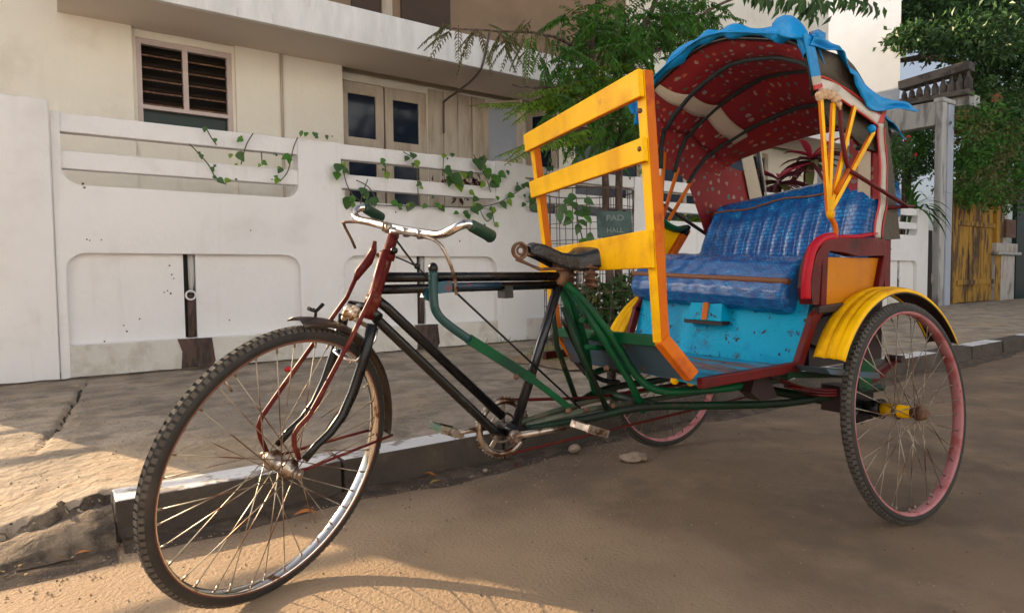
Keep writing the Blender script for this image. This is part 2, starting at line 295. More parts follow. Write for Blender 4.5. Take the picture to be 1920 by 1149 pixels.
    def build(s, name, mats, parent=None, label=None, bevel=0, solid=0, sub=0, kind=None, origin=None):
        me = bpy.data.meshes.new(name)
        T = V(origin) if origin is not None else (parent_origin(parent) if parent else V((0, 0, 0)))
        me.from_pydata([tuple(v-T) for v in s.v], [], s.f)
        for k in (mats if isinstance(mats, (list, tuple)) else [mats]): me.materials.append(M[k] if isinstance(k, str) else k)
        me.polygons.foreach_set('material_index', s.mi); me.polygons.foreach_set('use_smooth', s.sm)
        if s.uv:
            ul = me.uv_layers.new(name='UVMap'); 
            for lp in me.loops:
                q = s.uv.get(lp.vertex_index)
                if q: ul.data[lp.index].uv = q
        me.update(); me.validate()
        o = bpy.data.objects.new(name, me); COL.objects.link(o)
        if parent is not None:
            o.parent = parent
        else: o.location = T
        if solid:
            md = o.modifiers.new('solid', 'SOLIDIFY'); md.thickness = solid; md.offset = 0
        if sub:
            md = o.modifiers.new('sub', 'SUBSURF'); md.levels = sub; md.render_levels = sub
        if bevel:
            md = o.modifiers.new('bevel', 'BEVEL'); md.width = bevel; md.segments = 2; md.limit_method = 'ANGLE'
        if label: o['label'] = label
        if kind: o['kind'] = kind
        return o
def parent_origin(o):
    T = V((0, 0, 0))
    while o is not None: T += o.location; o = o.parent
    return T
def thing(name, label, cat, loc=(0, 0, 0), group=None):
    o = bpy.data.objects.new(name, None); COL.objects.link(o); o.location = loc; o.empty_display_size = .2
    o['label'] = label; o['category'] = cat
    if group: o['group'] = group
    return o
def tag(o, label, cat, group=None):
    o['label'] = label; o['category'] = cat
    if group: o['group'] = group
    return o
def struct(o): o['kind'] = 'structure'; return o
def N3(x, y, z=0, f=1.): return noise.noise(V((x*f, y*f, z*f)))
# ================================================================== SETTING
KT = -2.85   # kerb face
# road: fine near sheet + wide ground
def roadz(s, t):
    d = max(0, (KT-t))
    z = -.012*math.exp(-((d-.12)/.18)**2) + .004*N3(s, t, 0, 3.)
    return z
m = MB()
SS = [-9+.5*i for i in range(15)]+[-1.5+.04*i for i in range(150)]+[4.6+.5*i for i in range(120)]
TT = [KT+.04-.035*i for i in range(70)]+[KT-2.5-.5*i for i in range(24)]
b0 = 0
for a in SS:
    for c in TT: m.v.append(W(a, c, roadz(a, c)))
for i in range(len(SS)-1):
    for j in range(len(TT)-1):
        a = i*len(TT)+j; m.face((a, a+1, a+len(TT)+1, a+len(TT)), True)
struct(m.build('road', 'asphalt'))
m = MB(); m.hexa([(-150, -150, -.4), (200, -150, -.4), (200, 250, -.4), (-150, 250, -.4), (-150, -150, -.05), (200, -150, -.05), (200, 250, -.05), (-150, 250, -.05)])
struct(m.build('ground', 'soil'))
# pavement
CRK = [S(u, v, z=.15)[:2] for u, v in ((160, 716), (142, 745), (125, 768), (112, 790), (88, 812), (70, 832), (52, 850), (20, 880))]
def segd(px, py):
    best = 9
    for (a, b), (c, d) in zip(CRK, CRK[1:]):
        dx, dy = c-a, d-b; q = max(0, min(1, ((px-a)*dx+(py-b)*dy)/(dx*dx+dy*dy)))
        best = min(best, math.hypot(px-a-q*dx, py-b-q*dy))
    return best
def pavz(s, t):
    z = .117+.033*min(1, (t+2.85)/2.6)+.006*N3(s, t, 1, 1.2)+.004*N3(s, t, 4, 7)+.0022*N3(s, t, 4, 24)-.004*abs(N3(s, t, 6, 9))
    z -= .004*max(0, N3(s*1.5, t*6, 8, 1.))
    if s < 1.2 and -2.9 < t < 0:
        d = segd(s+.02*N3(s, t, 3, 14), t)
        if d < .022: z -= .03*(1-d/.022)*(1 if t > -1.6 else max(0, 1-(-1.6-t)/.5))
    if s < -.5:
        w = min(1, (-.5-s)/.025); rp = min(1, (-.5-s)/.42); rp = rp*rp*(3-2*rp)*.070; fall = max(0, min(1, (-1.9-t)/.9)); zz = z-rp*fall*fall*(3-2*fall)
        zz += .006*N3(s, t, 7, 18)*fall
        e = -2.70+.045*N3(s, 0, 9, 4)+.03*N3(s, 2, 9, 15)+.012*N3(s, 2, 5, 44)
        if t < e:
            q = min(1, (e-t)/.035); top = zz; lip = max(.02, top-.022)
            zz = top-(.055*math.sin(min(1, q)*math.pi/2))*(.6+.8*abs(N3(s, t, 4, 17)))+.016*N3(s, t, 5, 48)
            if t < e-.035: q2 = max(0, min(1, (t-(-2.90))/(e-.035+2.90))); zz = lip*(q2**.45 if q2 > 0 else 0)-.012*(q2 > .75)*(q2-.75)*4+.005*N3(s, t, 5, 22)-.006*(1-q2)
        z = z*(1-w)+zz*w
    return z
m = MB()
SS = [-9+.3*i for i in range(24)]+[-1.8+.0135*i for i in range(180)]+[.64+.05*i for i in range(120)]+[6.7+.5*i for i in range(110)]
TT = [.10-.05*i for i in range(14)]+[-.56-.0165*i for i in range(125)]+[-2.64-.02*i for i in range(5)]
for a in SS:
    T2 = [t for t in TT]
    for c in T2: m.v.append(W(a, c, pavz(a, c)))
nT = len(TT)
for i in range(len(SS)-1):
    for j in range(nT-1):
        a = i*nT+j; m.face((a, a+1, a+nT+1, a+nT), True)
# broken edge strip on the left, beyond the last kerb stone
L0 = len(m.v); sl = [s for s in SS if s <= -.54]+[-.526]; struct_p = m; m = MB(); L0 = 0; tt = [-2.70-.0125*i for i in range(18)]
for a in sl:
    for c in tt: m.v.append(W(a, c, pavz(a, c)+.0015))
for i in range(len(sl)-1):
    for j in range(len(tt)-1):
        a = L0+i*len(tt)+j; m.face((a, a+1, a+len(tt)+1, a+len(tt)), True)
pave = struct(struct_p.build('pavement', 'concrete')); m.build('broken_edge', 'mortar', pave, label='broken edge of crumbling mortar darkened for shade')
m = MB(); q_ = []
for (a, c), (a2, c2) in zip(CRK, CRK[1:]):
    for i in range(8): q_.append((a+(a2-a)*i/8+.012*N3(a+i, c, 3, 9.3), c+(c2-c)*i/8+.008*N3(a, i, 3, 7.1)))
q_ = [x for x in q_ if x[1] > -1.9]
for i, (a, c) in enumerate(q_): wv = .006*(1-i/len(q_))+.0025+.002*math.sin(i*1.9); m.v += [W(a-wv, c, pavz(a-wv, c)+.0012), W(a+wv, c, pavz(a+wv, c)+.0012)]
for i in range(len(q_)-1): m.face((2*i, 2*i+1, 2*i+3, 2*i+2), True)
m.build('crack', 'crack', pave)
# kerb stones
s0 = -.53; k = 0
while s0 < 34:
    L_ = .74 if s0 < 10 else 1.0
    e = .006; h = .122+.003*math.sin(k*3.1); j = .006*math.sin(k*1.7)
    a, b = s0+e, s0+L_-e
    m = MB(); fr, bk = KT+j, KT+.155
    m.hexa([W(a, fr, -.06), W(b, fr, -.06), W(b, bk, -.06), W(a, bk, -.06), W(a, fr+.008, h), W(b, fr+.008, h), W(b, bk, h), W(a, bk, h)])
    white = k in (0, 1) or (k >= 5 and k % 2 == 1)
    if white: m.mi[1] = 1
    m.build('kerb_stone', ['kerb', 'kerbwhite'], pave, bevel=.008)
    s0 += L_; k += 1
# rubble lumps along the broken edge
for i in range(14):
    a = -.56-.7*rnd.random(); c = -2.69-.07*rnd.random()+.03*rnd.random(); r = .004+.011*rnd.random()**2
    m = MB() if i == 0 else m
    b = len(m.v); m.ball(W(a, c, pavz(a, c)+r*.3), r, 5, (1+.5*rnd.random(), 1+.5*rnd.random(), .7))
    for q in range(b, len(m.v)): m.v[q] += V((N3(q, 1, 3, 7.7), N3(q, 5, 3, 7.7), N3(q, 8, 1, 7.7)))*r*.35
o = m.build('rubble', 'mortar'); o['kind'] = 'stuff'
# loose grit over road and pavement
m = MB()
for i in range(9000):
    if rnd.random() < .6: a = -2+6*rnd.random()**1.3; c = KT-2.6*rnd.random(); zz = roadz(a, c)
    else: a = -1.8+6*rnd.random(); c = -.1-2.4*rnd.random(); zz = pavz(a, c)
    r = .0012+.0035*rnd.random()**4; p = W(a, c, zz+r*.2); b = len(m.v); m.m = int(rnd.random()*2.99)
    m.v += [p+V((r, 0, 0)), p+V((-r*.6, r, 0)), p+V((-r*.6, -r, 0)), p+V((0, 0, r))]
    for f in ((0, 1, 3), (1, 2, 3), (2, 0, 3)): m.face([b+x for x in f], False)
o = m.build('loose_grit', ['stone', 'soil', 'leafbrown']); o['kind'] = 'stuff'
# gutter dirt and grit
m = MB()
for i in range(2600):
    a = -2.2+7.5*rnd.random(); d = abs(rnd.gauss(0, .16)); c = KT-.01-d
    if a < -.53: c = KT-.03-d
    r = .0018+.004*rnd.random()**3; p = W(a, c, roadz(a, c)+r*.4); b = len(m.v)
    m.v += [p+V((r, 0, 0)), p+V((-r*.6, r, 0)), p+V((-r*.6, -r, 0)), p+V((0, 0, r))]
    for f in ((0, 1, 3), (1, 2, 3), (2, 0, 3)): m.face([b+x for x in f], False)
o = m.build('gutter_grit', 'stone'); o['kind'] = 'stuff'
m = MB()
def dirtfn(u, v):
    a = -.51+8.3*u; wd = .10+.09*N3(a, 0, 1, 1.3)+.03*N3(a, 0, 7, 6); c = KT+.004-wd*v if a > -.53 else KT-.02-wd*v
    return W(a, c, roadz(a, c)+.010*(1-v)**1.2*(.6+.8*N3(a, v, 3, 5))+.003*(1-v)+.0005)
m.grid(dirtfn, 400, 8)
def dirt2(u, v):
    a = -2.2+1.67*u; c = -2.885-.13*v+.02*N3(a, 0, 3, 5); return W(a, c, roadz(a, c)+.010*(1-v)*(.6+.8*N3(a, v, 3, 5))+.0008)
m.grid(dirt2, 120, 6); o = m.build('gutter_dirt', 'soil'); o['kind'] = 'stuff'
# earth patch round the street tree
TB = (3.45, -.62)
m = MB()
def earth(u, v):
    r = v*(.62+.12*math.sin(u*12.6)+.1*math.sin(u*31)); q = u*2*math.pi
    a = TB[0]-.35+r*math.cos(q)*1.5; c = TB[1]-.55+r*math.sin(q)
    return W(a, c, .156+.03*(1-v**2)+.008*N3(a, c, 1, 9)-.012*v**6)
m.grid(earth, 48, 14); struct(m.build('earth_patch', 'sand'))

# ------------------------------------------------------------------ compound wall
wall = thing('compound_wall', 'long low white boundary wall with two-rail openings and recessed panels behind the cycle rickshaw', 'wall', W(0, 0, 0))
def rrect(a, b, z0, z1, r, corners):   # corners: set of 'bl','br','tl','tr' rounded
    pts = []
    for key, cx, cz, q0 in (('bl', a, z0, 180), ('br', b, z0, 270), ('tr', b, z1, 0), ('tl', a, z1, 90)):
        if key in corners:
            ox = cx+(r if 'l' in key else -r); oz = cz+(r if 'b' in key else -r)
            for i in range(7): q = R(q0+15*i); pts.append((ox+r*math.cos(q), oz+r*math.sin(q)))
        else: pts.append((cx, cz))
    return pts
def slab(m, outer, holes, t0, t1, depth_holes=None):
    polys = [outer]+holes
    flat = [p for q in polys for p in q]
    tri = tessellate_polygon([[V((x, z, 0)) for x, z in q] for q in polys])
    for t, rev in ((t0, False), (t1, True)):
        b = len(m.v); m.v += [W(x, t, z) for x, z in flat]
        for f in tri: m.face([b+i for i in (reversed(f) if rev else f)], False)
    for q in polys:
        b = len(m.v); n = len(q); m.v += [W(x, t0, z) for x, z in q]+[W(x, t1, z) for x, z in q]
        for i in range(n): j = (i+1) % n; m.face((b+i, b+j, b+n+j, b+n+i), False)
bays = [(-.57+1.89*k, .97+1.89*k) for k in range(6)]+[(10.77, 11.86)]
ZT = 1.90
outer = [(-.62, .0), (12.3, .0), (12.3, ZT)]
for a, b in reversed(bays):
    nb = [(b, ZT)]
    r = .11
    for i in range(7): q = R(0-15*i); nb.append((b-r+r*math.cos(q), 1.43+r+r*math.sin(q)))
    for i in range(7): q = R(-90-15*i); nb.append((a+r+r*math.cos(q), 1.43+r+r*math.sin(q)))
    nb.append((a, ZT)); outer += nb
outer.append((-.62, ZT))
holes = [rrect(a, b, .375, .985, .12, {'tl', 'tr'}) for a, b in bays]
m = MB(); slab(m, outer, holes, 0, .14); m.build('wall_body', 'whitewash', wall)
for k, (a, b) in enumerate(bays):
    c = a+.50*(b-a)-.03
    m = MB(); slab(m, [(a-.02, .36), (b+.02, .36), (b+.02, 1.0), (a-.02, 1.0)], [[(c-.035, .362), (c+.045, .362), (c+.045, .984), (c-.035, .984)]], .055, .115)
    m.build('recess_panel', 'whitewash', wall)
    m = MB(); m.sbox((a+.003, -.012, .02), (b-.003, .05, .372)); m.build('plinth', 'plinth', wall, bevel=.01)
    for z0, z1 in ((1.775, ZT-.003), (1.537, 1.652)):
        m = MB(); m.sbox((a-.01, .018, z0), (b+.01, .112, z1)); m.build('rail', 'whitewash', wall, bevel=.006)
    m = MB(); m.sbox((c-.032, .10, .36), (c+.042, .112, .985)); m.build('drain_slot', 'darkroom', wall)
    m = MB(); m.tube([W(c+.018, .075, .983), W(c+.020, .072, .80), W(c+.014, .078, .70)], [.022, .022, .012], 10); m.build('drain_pipe', 'greycol', wall)
    m = MB(); m.tube([W(c+.012, .076, .69), W(c+.010, .080, .365)], .026, 10); m.build('drain_chute', 'stain', wall)
    m = MB(); m.ring(W(c+.005, .035, .685), N_, .032, .0065, 20, 6); m.build('drain_ring', 'whitewash', wall)
    m = MB(); m.prism([W(c-.10, -.012, .375), W(c+.13, -.012, .372), W(c+.15, -.012, .20), W(c+.12, -.012, .15), W(c-.08, -.012, .15), W(c-.07, -.012, .28)], N_*-.004); m.build('stain_patch', 'stain', wall, label='dark brown water stain below the drain')
gp = MB(); gp.sbox((-1.43, -.03, 0), (-.625, .22, 1.962)); gp.build('end_pier', 'whitewash', wall, bevel=.01)
# small knocks and dark specks in the whitewash
m = MB()
for u, v in ((163, 449), (168, 451), (190, 450), (318, 498), (322, 515), (326, 522), (314, 545), (320, 550), (308, 548), (232, 610), (238, 621), (196, 640), (262, 598), (470, 432), (700, 420), (742, 398), (155, 345), (158, 352), (430, 600), (862, 452), (60, 560), (30, 260)):
    s_, t_, z_ = S(u, v, t=(-.001 if 240 > v or v < 470 or v > 640 else .053)); r = .004+.005*rnd.random(); b = len(m.v); n = 7
    tt_ = -.0012 if (v < 470 or u < 110) else .0538
    m.v += [W(s_+r*math.cos(q*6.283/n)*(.7+.5*rnd.random()), tt_, z_+r*math.sin(q*6.283/n)*(.7+.7*rnd.random())) for q in range(n)]; m.face(range(b, b+n))
o = m.build('paint_knocks', 'rust', wall); o['kind'] = 'stuff'
# gravel strip bed seam
m = MB()
def seam(u, v):
    a = -1.5+9*u; return W(a, -.030-.02*v+.012*N3(a, v, 2, 6)*v+(.0 if a > -.6 else -.03), .160+.004*(1-v)+.005*N3(a, v, 1, 9)-.006*v)
m.grid(seam, 260, 3); o = m.build('base_dirt', 'soil'); o['kind'] = 'stuff'

# ------------------------------------------------------------------ house
house = thing('house', 'cream and white two storey house with louvred window and balcony slab behind the boundary wall', 'house', W(0, 1.7, 0))
def smooth0(pts, n=5):
    out = []; k = len(pts)
    for i in range(k-1):
        p0, p1, p2, p3 = pts[max(0, i-1)], pts[i], pts[i+1], pts[min(k-1, i+2)]
        for j in range(n): t = j/n; out.append(.5*((2*p1)+(p2-p0)*t+(2*p0-5*p1+4*p2-p3)*t*t+(3*p1-p0-3*p2+p3)*t**3))
    return out+[pts[-1]]
def facade(m, s0, s1, z0, z1, t, depth, holes):
    xs = sorted({s0, s1, *[h[0] for h in holes], *[h[1] for h in holes]}); zs = sorted({z0, z1, *[h[2] for h in holes], *[h[3] for h in holes]})
    for i in range(len(xs)-1):
        for j in range(len(zs)-1):
            cx, cz = (xs[i]+xs[i+1])/2, (zs[j]+zs[j+1])/2
            if any(h[0] < cx < h[1] and h[2] < cz < h[3] for h in holes): continue
            b = len(m.v); m.v += [W(xs[i], t, zs[j]), W(xs[i+1], t, zs[j]), W(xs[i+1], t, zs[j+1]), W(xs[i], t, zs[j+1])]; m.face((b, b+1, b+2, b+3), False)
    for a, b_, c, d in holes:
        q = [(a, c), (b_, c), (b_, d), (a, d)]
        for i in range(4):
            j = (i+1) % 4; b = len(m.v); m.v += [W(q[i][0], t, q[i][1]), W(q[j][0], t, q[j][1]), W(q[j][0], t+depth, q[j][1]), W(q[i][0], t+depth, q[i][1])]; m.face((b, b+1, b+2, b+3), False)
SOF = 3.10
w0 = (.065, .895, 2.22, 3.03)
m = MB(); m.sbox((-2.20, 1.70, 0), (.03, 2.1, 6.6)); m.build('left_wall', 'plaster', house)
m = MB(); facade(m, .03, .92, 0, SOF, 1.76, .25, [w0]); m.build('window_wall', 'plaster', house)
m = MB(); m.sbox((.92, 1.72, 0), (2.02, 2.1, SOF)); m.build('middle_wall', 'plaster', house)
m = MB(); m.tube([W(1.36, 1.70, .1), W(1.36, 1.70, 3.09)], .014, 8); m.build('downpipe', 'joinery', house)
for z in (2.55, 1.5):
    pass
# louvred window
wf = MB()
for q in ((w0[0], w0[0]+.045, w0[2], w0[3]), (w0[1]-.045, w0[1], w0[2], w0[3]), (w0[0]+.045, w0[1]-.045, w0[3]-.05, w0[3]), (w0[0]+.045, w0[1]-.045, w0[2], w0[2]+.035), (w0[0]+.045, w0[1]-.045, w0[2]+.17, w0[2]+.205), (.455, .50, w0[2]+.205, w0[3]-.05)):
    wf.sbox((q[0], 1.775, q[2]), (q[1], 1.83, q[3]))
win = wf.build('louvred_window', 'pinkframe', house)
for a, b in ((.11, .455), (.50, .85)):
    for k in range(5):
        z = w0[2]+.215+k*.112
        m = MB(); m.hexa([W(a, 1.80, z), W(b, 1.80, z), W(b, 1.85, z+.05), W(a, 1.85, z+.05), W(a, 1.80, z+.006), W(b, 1.80, z+.006), W(b, 1.85, z+.056), W(a, 1.85, z+.056)]); m.build('louvre', 'louvre', win)
        m = MB(); m.sbox((a, 1.795, z-.004), (b, 1.803, z+.010)); m.build('glazing_bar', 'rust', win)
m = MB(); m.sbox((w0[0]+.045, 1.84, w0[2]+.03), (w0[1]-.045, 1.85, w0[2]+.17)); m.build('lower_pane', 'darkgreen', win)
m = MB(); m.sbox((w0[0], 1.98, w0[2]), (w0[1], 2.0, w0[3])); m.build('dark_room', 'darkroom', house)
# right part: recessed wall with doors and shutters
TR = 1.93
def cs(u, v): q = S(u, v, t=TR); return q[0], q[2]
dl, dr = cs(637, 150)[0], cs(800, 175)[0]
dz1 = 3.02; dz0 = .4
h2 = (4.72, 5.25, .9, 3.02); h3 = (5.55, 6.9, .9, 3.02)
m = MB(); facade(m, 2.02, 12.0, 0, SOF, TR, .2, [(dl, dr, dz0, dz1), h2, h3, (7.4, 8.6, .9, 3.0), (9.1, 10.3, .9, 3.)]); m.build('right_wall', 'plaster', house)
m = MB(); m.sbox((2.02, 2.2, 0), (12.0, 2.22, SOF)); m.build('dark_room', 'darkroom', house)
# double door
door = MB()
mid = (dl+dr)/2
for a, b in ((dl, mid-.01), (mid+.01, dr)):
    st_ = .10
    for q in ((a, a+st_, dz0, dz1), (b-st_, b, dz0, dz1), (a+st_, b-st_, dz1-.13, dz1), (a+st_, b-st_, dz0, dz0+.1), (a+st_, b-st_, 2.16, 2.40), (a+st_, b-st_, 1.35, 1.43)): door.sbox((q[0], TR+.03, q[2]), (q[1], TR+.08, q[3]))
dob = door.build('double_door', 'joinery', house)
for a, b in ((dl, mid-.01), (mid+.01, dr)):
    for z0, z1 in ((2.40, dz1-.13), (1.43, 2.16), (dz0+.1, 1.35)):
        m = MB(); m.sbox((a+.10, TR+.05, z0), (b-.10, TR+.06, z1)); m.build('pane', 'pane', dob)
m = MB(); m.ball(W(mid+.02, TR+.0, 2.25), .014, 6); m.build('knob', 'rust', dob)
# plank panel right of the door
pl = cs(905, 172)[0]
k = 0; a = dr+.01
while a < pl-.05:
    m = MB(); m.sbox((a, TR-.02-.006*(k % 2), .2), (a+.20, TR-.002, 3.08)); m.build('plank', 'joinery', house, bevel=.006); a += .208; k += 1
# open shutters (leaf standing out from the wall)
def shutter(s, t0, t1, z0, z1, ang, pm):
    p0 = W(s, t0, 0); d = (E_*math.cos(R(ang))-N_*math.sin(R(ang))); L_ = t1
    m = MB()
    def bx(a, b, z_0, z_1, th=.035, off=0):
        q = d.cross(V((0, 0, 1)))*th
        A, B = p0+d*a+q*off, p0+d*b+q*off
        m.hexa([A+V((0, 0, z_0)), B+V((0, 0, z_0)), B+q+V((0, 0, z_0)), A+q+V((0, 0, z_0)), A+V((0, 0, z_1)), B+V((0, 0, z_1)), B+q+V((0, 0, z_1)), A+q+V((0, 0, z_1))])
    w = .075
    bx(0, w, z0, z1); bx(L_-w, L_, z0, z1); bx(w, L_-w, z1-w, z1); bx(w, L_-w, z0, z0+w)
    o = m.build('open_shutter', 'joinery', house)
    m2 = MB(); m_ = m; 
    q = d.cross(V((0, 0, 1)))
    A, B = p0+d*w+q*.012, p0+d*(L_-w)+q*.012
    m2.hexa([A+V((0, 0, z0+w)), B+V((0, 0, z0+w)), B+q*.008+V((0, 0, z0+w)), A+q*.008+V((0, 0, z0+w)), A+V((0, 0, z1-w)), B+V((0, 0, z1-w)), B+q*.008+V((0, 0, z1-w)), A+q*.008+V((0, 0, z1-w))])
    m2.build('pane', pm, o)
shutter(3.98, TR-.01, .52, 2.20, 3.02, 50, 'towerwhite')
shutter(4.70, TR-.01, .42, 2.15, 3.0, 60, 'pane')
for a, b, z0, z1 in (h2, h3, (7.4, 8.6, .9, 3.0), (9.1, 10.3, .9, 3.)):
    n = max(1, round((b-a)/.6)); fr = MB()
    for i in range(n+1): x = a+(b-a)*i/n; fr.sbox((max(a, x-.04), TR+.04, z0), (min(b, x+.04), TR+.09, z1))
    for z in (z0, 1.9, 2.1, z1-.07):
        for i in range(n): fr.sbox((a+(b-a)*i/n+.04, TR+.045, z), (a+(b-a)*(i+1)/n-.04, TR+.085, z+.07))
    wo = fr.build('window', 'joinery', house)
    for i in range(n):
        m = MB(); m.sbox((a+(b-a)*i/n+.04, TR+.06, z0+.07), (a+(b-a)*(i+1)/n-.04, TR+.065, z1-.07)); m.build('pane', 'pane', wo)
# balcony slab
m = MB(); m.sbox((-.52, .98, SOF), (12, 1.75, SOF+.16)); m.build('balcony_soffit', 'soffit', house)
m = MB(); m.sbox((-.53, .92, SOF-.012), (12, .979, 3.42)); m.build('balcony_fascia', 'fascia', house, bevel=.006)
m = MB(); m.tube(smooth0([W(*S(832, 250, t=1.88)), W(*S(832, 200, t=1.88)), W(*S(836, 188, t=1.8)), W(*S(880, 155, t=1.3)), W(*S(902, 128, t=.93)), W(*S(910, 100, t=.89)), W(*S(918, 62, t=.89))]), .014, 8); m.build('drain_pipe', mat('dark grey brown pipe', (.13, .105, .09), .6), house)
# upper storey
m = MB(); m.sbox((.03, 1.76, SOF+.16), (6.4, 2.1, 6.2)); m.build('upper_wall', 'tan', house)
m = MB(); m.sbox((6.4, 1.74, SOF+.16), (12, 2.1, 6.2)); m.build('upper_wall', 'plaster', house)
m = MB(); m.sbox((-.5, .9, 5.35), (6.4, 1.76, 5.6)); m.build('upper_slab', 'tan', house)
for a, b in ((2.15, 2.5), (2.75, 3.4)):
    m = MB(); m.sbox((a, 1.735, 3.3), (b, 1.757, 5.2)); m.build('upper_door', mat('brown shaded door', (.07, .04, .025), .7), house)
m = MB(); m.sbox((2.5, 1.70, 3.3), (2.62, 1.758, 5.2)); m.build('upper_door_post', 'joinery', house)
m = MB(); m.sbox((-2.20, 2.1, 0), (12, 9, 6.2)); m.build('house_block', 'plaster', house)
# red pot flower hint on the balcony
# ------------------------------------------------------------------ taller white building
tw = thing('white_building', 'tall plain white building rising behind the blue hood at upper right', 'building', W(13, 3, 0))
TS = 13.6; qa = S(1689, 60, s=TS)
dv = V((TS+.667, qa[1]+5.17, 0)).normalized(); dx_ = (dv.x*math.cos(R(3))-dv.y*math.sin(R(3)), dv.x*math.sin(R(3))+dv.y*math.cos(R(3)))
fp = [(TS, qa[1]), (TS+dx_[0]*7, qa[1]+dx_[1]*7), (TS+dx_[0]*7, 16), (TS, 16)]
m = MB(); m.prism([W(a, c, 0) for a, c in fp], (0, 0, 15)); m.build('tower_wall', 'towerwhite', tw)
m = MB(); m.sbox((TS-.04, qa[1]-.03, 7.9), (TS-.002, 13.9, 8.02)); m.build('string_course', 'towerwhite', tw)
qb = S(1640, 150, t=3.4)
m = MB(); m.hexa([W(qb[0], 3.2, qb[2]-.05), W(qb[0]+1.3, 3.2, qb[2]-.05), W(qb[0]+1.3, 5.1, qb[2]+.3), W(qb[0], 5.1, qb[2]+.3), W(qb[0], 3.2, qb[2]+.03), W(qb[0]+1.3, 3.2, qb[2]+.03), W(qb[0]+1.3, 5.1, qb[2]+.38), W(qb[0], 5.1, qb[2]+.38)]); m.build('awning', 'greycol', tw)

# ------------------------------------------------------------------ gateway column and terrace balustrade
col = thing('gate_column', 'tall grey weathered gate column with a bright white downpipe beside the wall end', 'column', W(12.6, .1, 0))
m = MB(); m.sbox((12.78, 0, 0), (13.0, .12, 3.92)); m.build('shaft', 'greycol', col, bevel=.015)
m = MB(); m.sbox((12.76, -.03, 3.90), (13.29, .15, 3.98)); m.build('capital', 'greycol', col, bevel=.02)
m = MB(); m.sbox((13.01, -.02, 0), (13.26, .11, 3.89)); m.build('white_pilaster', 'towerwhite', col, bevel=.015)
m = MB(); m.sbox((12.82, .13, 3.50), (13.1, 3.6, 3.94)); m.build('cross_beam', 'greycol', col, bevel=.015)
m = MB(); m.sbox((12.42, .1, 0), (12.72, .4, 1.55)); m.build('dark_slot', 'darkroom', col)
bal = thing('balustrade', 'dark weathered terrace balustrade with vase balusters above the gate column', 'balustrade', W(13.2, 1, 4.2))
A0, A1 = V(W(*S(1690, 192, s=13.6))), V(W(*S(1822, 168, s=13.6)))
B0, B1 = V(W(*S(1690, 163, s=13.6))), V(W(*S(1822, 124, s=13.6)))
m = MB(); m.beam(B0, B1, .30, .17, E_); m.build('top_rail', 'darkstone', bal, bevel=.01)
m = MB(); m.beam(A0-V((0, 0, .05)), A1-V((0, 0, .05)), .30, .10, E_); m.build('base_rail', 'darkstone', bal, bevel=.01)
for i in range(9):
    q = (i+.4)/8.8; a = A0.lerp(A1, q); b = B0.lerp(B1, q); H = (b-a).length
    m = MB(); m.tube([a, a+(b-a)*.08, a+(b-a)*.2, a+(b-a)*.42, a+(b-a)*.62, a+(b-a)*.8, a+(b-a)*.92, b], [x*H for x in (.15, .16, .17, .17, .09, .055, .06, .09)], 10); m.build('baluster', 'darkstone', bal)
m = MB(); m.prism([W(*S(1690, 197, s=13.62)), W(*S(1818, 174, s=13.62)), W(*S(1818, 196, s=13.62)), W(*S(1690, 213, s=13.62))], E_*.5); m.build('terrace_edge', 'greycol', bal)

# yellow gate wall, pillar, door at far right
yw = thing('yellow_gate', 'weathered yellow plank gate between the white column and the white pillar', 'gate', W(15, .45, .15))
ya, yb = S(1792, 565, z=.15), S(1862, 560, z=.15)
yt = .45
sa, sb = S(1792, 500, t=yt)[0], S(1861, 500, t=yt)[0]; ztop = S(1825, 362, t=yt)[2]
nb = 6
for i in range(nb):
    a = sa+(sb-sa)*i/nb; b = sa+(sb-sa)*(i+1)/nb
    m = MB(); m.sbox((a+.012, yt+.01*(i % 2), .12), (b-.012, yt+.08, ztop)); m.build('plank', 'yellowwall', yw, bevel=.01)
for z in (.5, 1.75):
    m = MB(); m.sbox((sa, yt-.04, z), (sb, yt-.001, z+.10)); m.build('ledger', 'yellowwall', yw)
m = MB(); m.sbox((sa-.25, yt-.02, 0), (sa-.01, yt+.2, ztop)); m.build('gate_post', 'yellowwall', yw)
m = MB(); m.sbox((sb+.01, yt-.06, 0), (sb+.32, yt+.2, ztop)); m.build('gate_post', 'yellowwall', yw)
pi = thing('white_pillar', 'white stucco pillar with stepped base and small plaque at the right edge', 'pillar', W(17.4, .4, .15))
pa, pb = S(1866, 500, t=.4)[0], S(1903, 500, t=.4)[0]
for (x, z0, z1, mt) in ((.0, 0, 1.15, 'pillar'), (.10, 1.15, 1.22, 'greycol'), (.04, 1.22, 1.42, 'pillar'), (-.12, 1.42, 3.55, 'pillar'), (.0, 3.55, 3.8, 'pillar')):
    m = MB(); m.sbox((pa-x, .4-x, z0), (pb+x, 1.1, z1)); m.build('pillar_block', mt, pi, bevel=.02)
m = MB(); m.sbox((S(1887, 430, t=.3)[0], .30, S(1887, 445, t=.3)[2]), (S(1905, 430, t=.3)[0], .36, S(1887, 411, t=.3)[2])); m.build('plaque', 'rust', pi)
dd = MB(); dd.sbox((pb+.4, .5, .1), (pb+4, .6, 4.2)); tag(dd.build('green_door', 'darkgreen', origin=W(pb+2, .5, .1)), 'dark green door at the right edge beyond the white pillar', 'door')
orr = MB(); orr.sbox((sa-.6, .9, 4.15), (sb+3.0, 1.6, 4.45)); tag(orr.build('orange_ledge', 'orangetrim', origin=W(sa, 1, 4.1)), 'orange painted ledge half hidden by the big tree', 'ledge')
